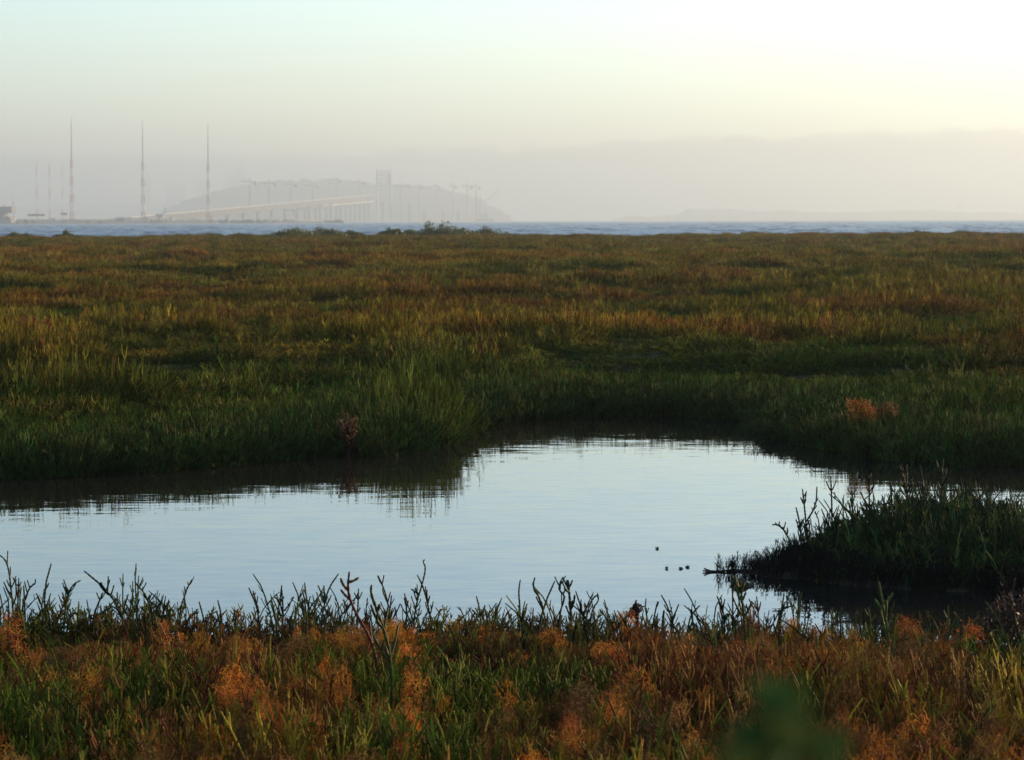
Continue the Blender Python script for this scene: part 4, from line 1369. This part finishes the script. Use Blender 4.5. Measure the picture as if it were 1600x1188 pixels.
dodder_clump(14, 1000, 56, 95, 'tall orange dodder heap at the left border')
dodder_clump(62, 1045, 70, 50, 'orange dodder spreading right of the left border heap')
dodder_clump(118, 1060, 60, 60, 'rusty dodder below the sprig with the arched tip', mat=M_DODR)
dodder_clump(182, 1035, 34, 55, 'small orange dodder cone between the left sprigs')
dodder_clump(258, 1000, 34, 85, 'orange dodder cone leaning left, taller of the pair', lean=-.35)
dodder_clump(283, 1010, 30, 70, 'orange dodder cone right beside the leaning one', lean=-.3)
dodder_clump(370, 1020, 34, 50, 'small orange dodder tuft under the lone thin sprig', mat=M_DODR)
dodder_clump(463, 1010, 24, 62, 'slim orange dodder spire below the trident sprig')
dodder_clump(640, 1050, 34, 50, 'small rusty dodder tuft left of the green centre', mat=M_DODR)
dodder_clump(1010, 1055, 80, 60, 'wide rusty dodder mat below the Y-shaped sprig', mat=M_DODR)
dodder_clump(1150, 1030, 84, 66, 'largest bright orange dodder clump, right of centre', n=900)
dodder_clump(1172, 978, 34, 70, 'reddish dodder climbing a stem above the largest clump', mat=M_DODR, D=10.1)
dodder_clump(1238, 1035, 44, 44, 'bright orange dodder knot right of the largest clump', n=420)
dodder_clump(1420, 1000, 24, 66, 'slim reddish dodder streak left of the rusty mound', mat=M_DODR, lean=-.3)
dodder_clump(1482, 1005, 60, 70, 'rusty dodder mound against the water near the right', mat=M_DODR)
dodder_clump(1570, 1070, 60, 60, 'orange dodder below the dark leafy bush', mat=M_DODR)
dodder_clump(1295, 1085, 36, 60, 'orange dodder right of the blurred green weed', mat=M_DODR)
dodder_clump(470, 1165, 80, 40, 'low orange dodder at the bottom border left of centre')
dodder_clump(690, 1160, 90, 50, 'orange dodder at the bottom border at the centre')
dodder_clump(20, 1150, 44, 70, 'orange dodder at the lower left corner')
dodder_clump(960, 1165, 80, 50, 'orange dodder at the bottom border right of centre', mat=M_DODR)
dodder_clump(1340, 630, 56, 34, 'bright orange dodder tuft on the far right bank', D=20.4, rad=.0016, n=700, group='dodder on the far bank')
dodder_clump(1388, 636, 70, 24, 'dull rusty dodder trailing right of the bright far tuft', D=20.5, rad=.0016, mat=M_DODR, n=300, group='dodder on the far bank')
dodder_clump(40, 502, 100, 26, 'rusty brown clump in the meadow at the left border', D=31, rad=.004, mat=M_DODR, n=420, group='rusty clumps in the meadow')

dodder_clump(1492, 855, 22, 36, 'small orange dodder tuft on the face of the islet', D=12.75, mat=M_DODR, group='dodder on the islet')

c = P(545, 712, 19.7)
r = root('dried_plant', (c.x, 19.7, .02), 'dried red-brown plant at the waterline of the far left bank', 'plant')
b = MB(); e_ = []
for i in range(34):
    a = rng.uniform(0, 6.28)
    q = stem_path(np.array((c.x + .04 * math.cos(a) * rng.uniform(), 19.7 + .05 * math.sin(a), 0)), rng.uniform(.14, .30), rng.uniform(.02, .25), a, 6, wob=.05)
    b.tube(q, .0045 * np.linspace(1, .4, 6), 4, rng.uniform()); e_ += list(q[2:])
b.build('stems', M_DRY, r)
b = MB()
for q in e_: leaves(b, 7, q, (.02, .02, .025), .026, False)
b.build('dry_leaves', M_DRY, r)

c = P(1584, 1000, 10.0)
r = root('leafy_bush', (c.x, 10.0, .03), 'dark leafy bush at the right border of the near bank', 'bush')
b = MB(); b2 = MB()
for i in range(14):
    e = np.array((c.x + rng.normal(0, .05), 10 + rng.normal(0, .05), .03 + rng.uniform(.16, .30)))
    b.tube([(c.x, 10, 0), (np.array((c.x, 10, 0)) + e) / 2 + rng.normal(0, .012, 3), e], [.004, .003, .002], 4, .5)
    leaves(b2, 46, (e[0], e[1], e[2] - .05), (.04, .04, .06), .022, False)
b.build('stems', M_WOOD, r); b2.build('foliage', M_PURP, r)

# out-of-focus weed close to the camera
WD = 0.6
c = P(1225, 1130, WD)
r = root('leafy_weed', (c.x, WD, .20), 'blurred green leafy weed standing right in front of the lens', 'weed')
M_WEED = mat_plant('weed_leaf', (0.030, 0.060, 0.018), .3, .2, .04, .8)
gz = float(ground_z(np.array([c.x]), np.array([WD]))[0])
r.location.z = gz
b = MB(); top = P(1215, 1075, WD)
b.tube([(c.x + .05, WD + .03, gz), (c.x + .02, WD + .01, .8), (c.x + .002, WD, 1.38), top[:]], [.006, .005, .003, .0012], 6); b.build('stalk', M_WEED, r)
for px, py, L, az, up in ((1208, 1082, .017, 2.6, .35), (1222, 1088, .016, .4, .3), (1200, 1100, .015, 3.4, -.1), (1236, 1112, .018, .1, .2), (1214, 1120, .018, 4.4, .1), (1172, 1150, .020, 3.0, .25),
                          (1188, 1165, .020, 2.2, .1), (1242, 1150, .020, 5.3, -.1), (1282, 1165, .022, .3, .3), (1296, 1180, .020, .0, .1), (1225, 1185, .022, 1.4, .2), (1150, 1180, .020, 3.1, .0)):
    L *= .62; px = 1218 + (px - 1218) * .9; py -= 8
    p = np.array(P(px, py, WD + rng.normal(0, .008))[:])
    u = np.array((math.cos(az), .4 * math.sin(az), up)); u /= np.linalg.norm(u)
    w = np.cross(u, np.array((.1, 1, .5))); w /= np.linalg.norm(w); nn = np.cross(u, w)
    V = []; Fc = []
    for i in range(7):
        t = i / 6; wd = L * .33 * math.sin(math.pi * min(.97, t * .93 + .05))
        for j in (-1, 0, 1): V.append(p + u * L * (t - .5) + w * wd * j + nn * (abs(j) * wd * .25 + .12 * L * (t - .5) ** 2))
    for i in range(6):
        for j in range(2):
            a = i * 3 + j; Fc.append((a, a + 1, a + 4, a + 3))
    b = MB(); b.add(V, Fc, rng.uniform())
    lf = b.build('leaf', M_WEED, r, smooth_=True)
    b = MB(); st = np.array((c.x + .002 + (top.x - c.x) * .3, WD, p[2] - .02)); b.tube([st, (st + p) / 2 + np.array((0, 0, .002)), p - u * L * .45], .0006, 4); b.build('petiole', M_WEED, lf, origin=r.location)
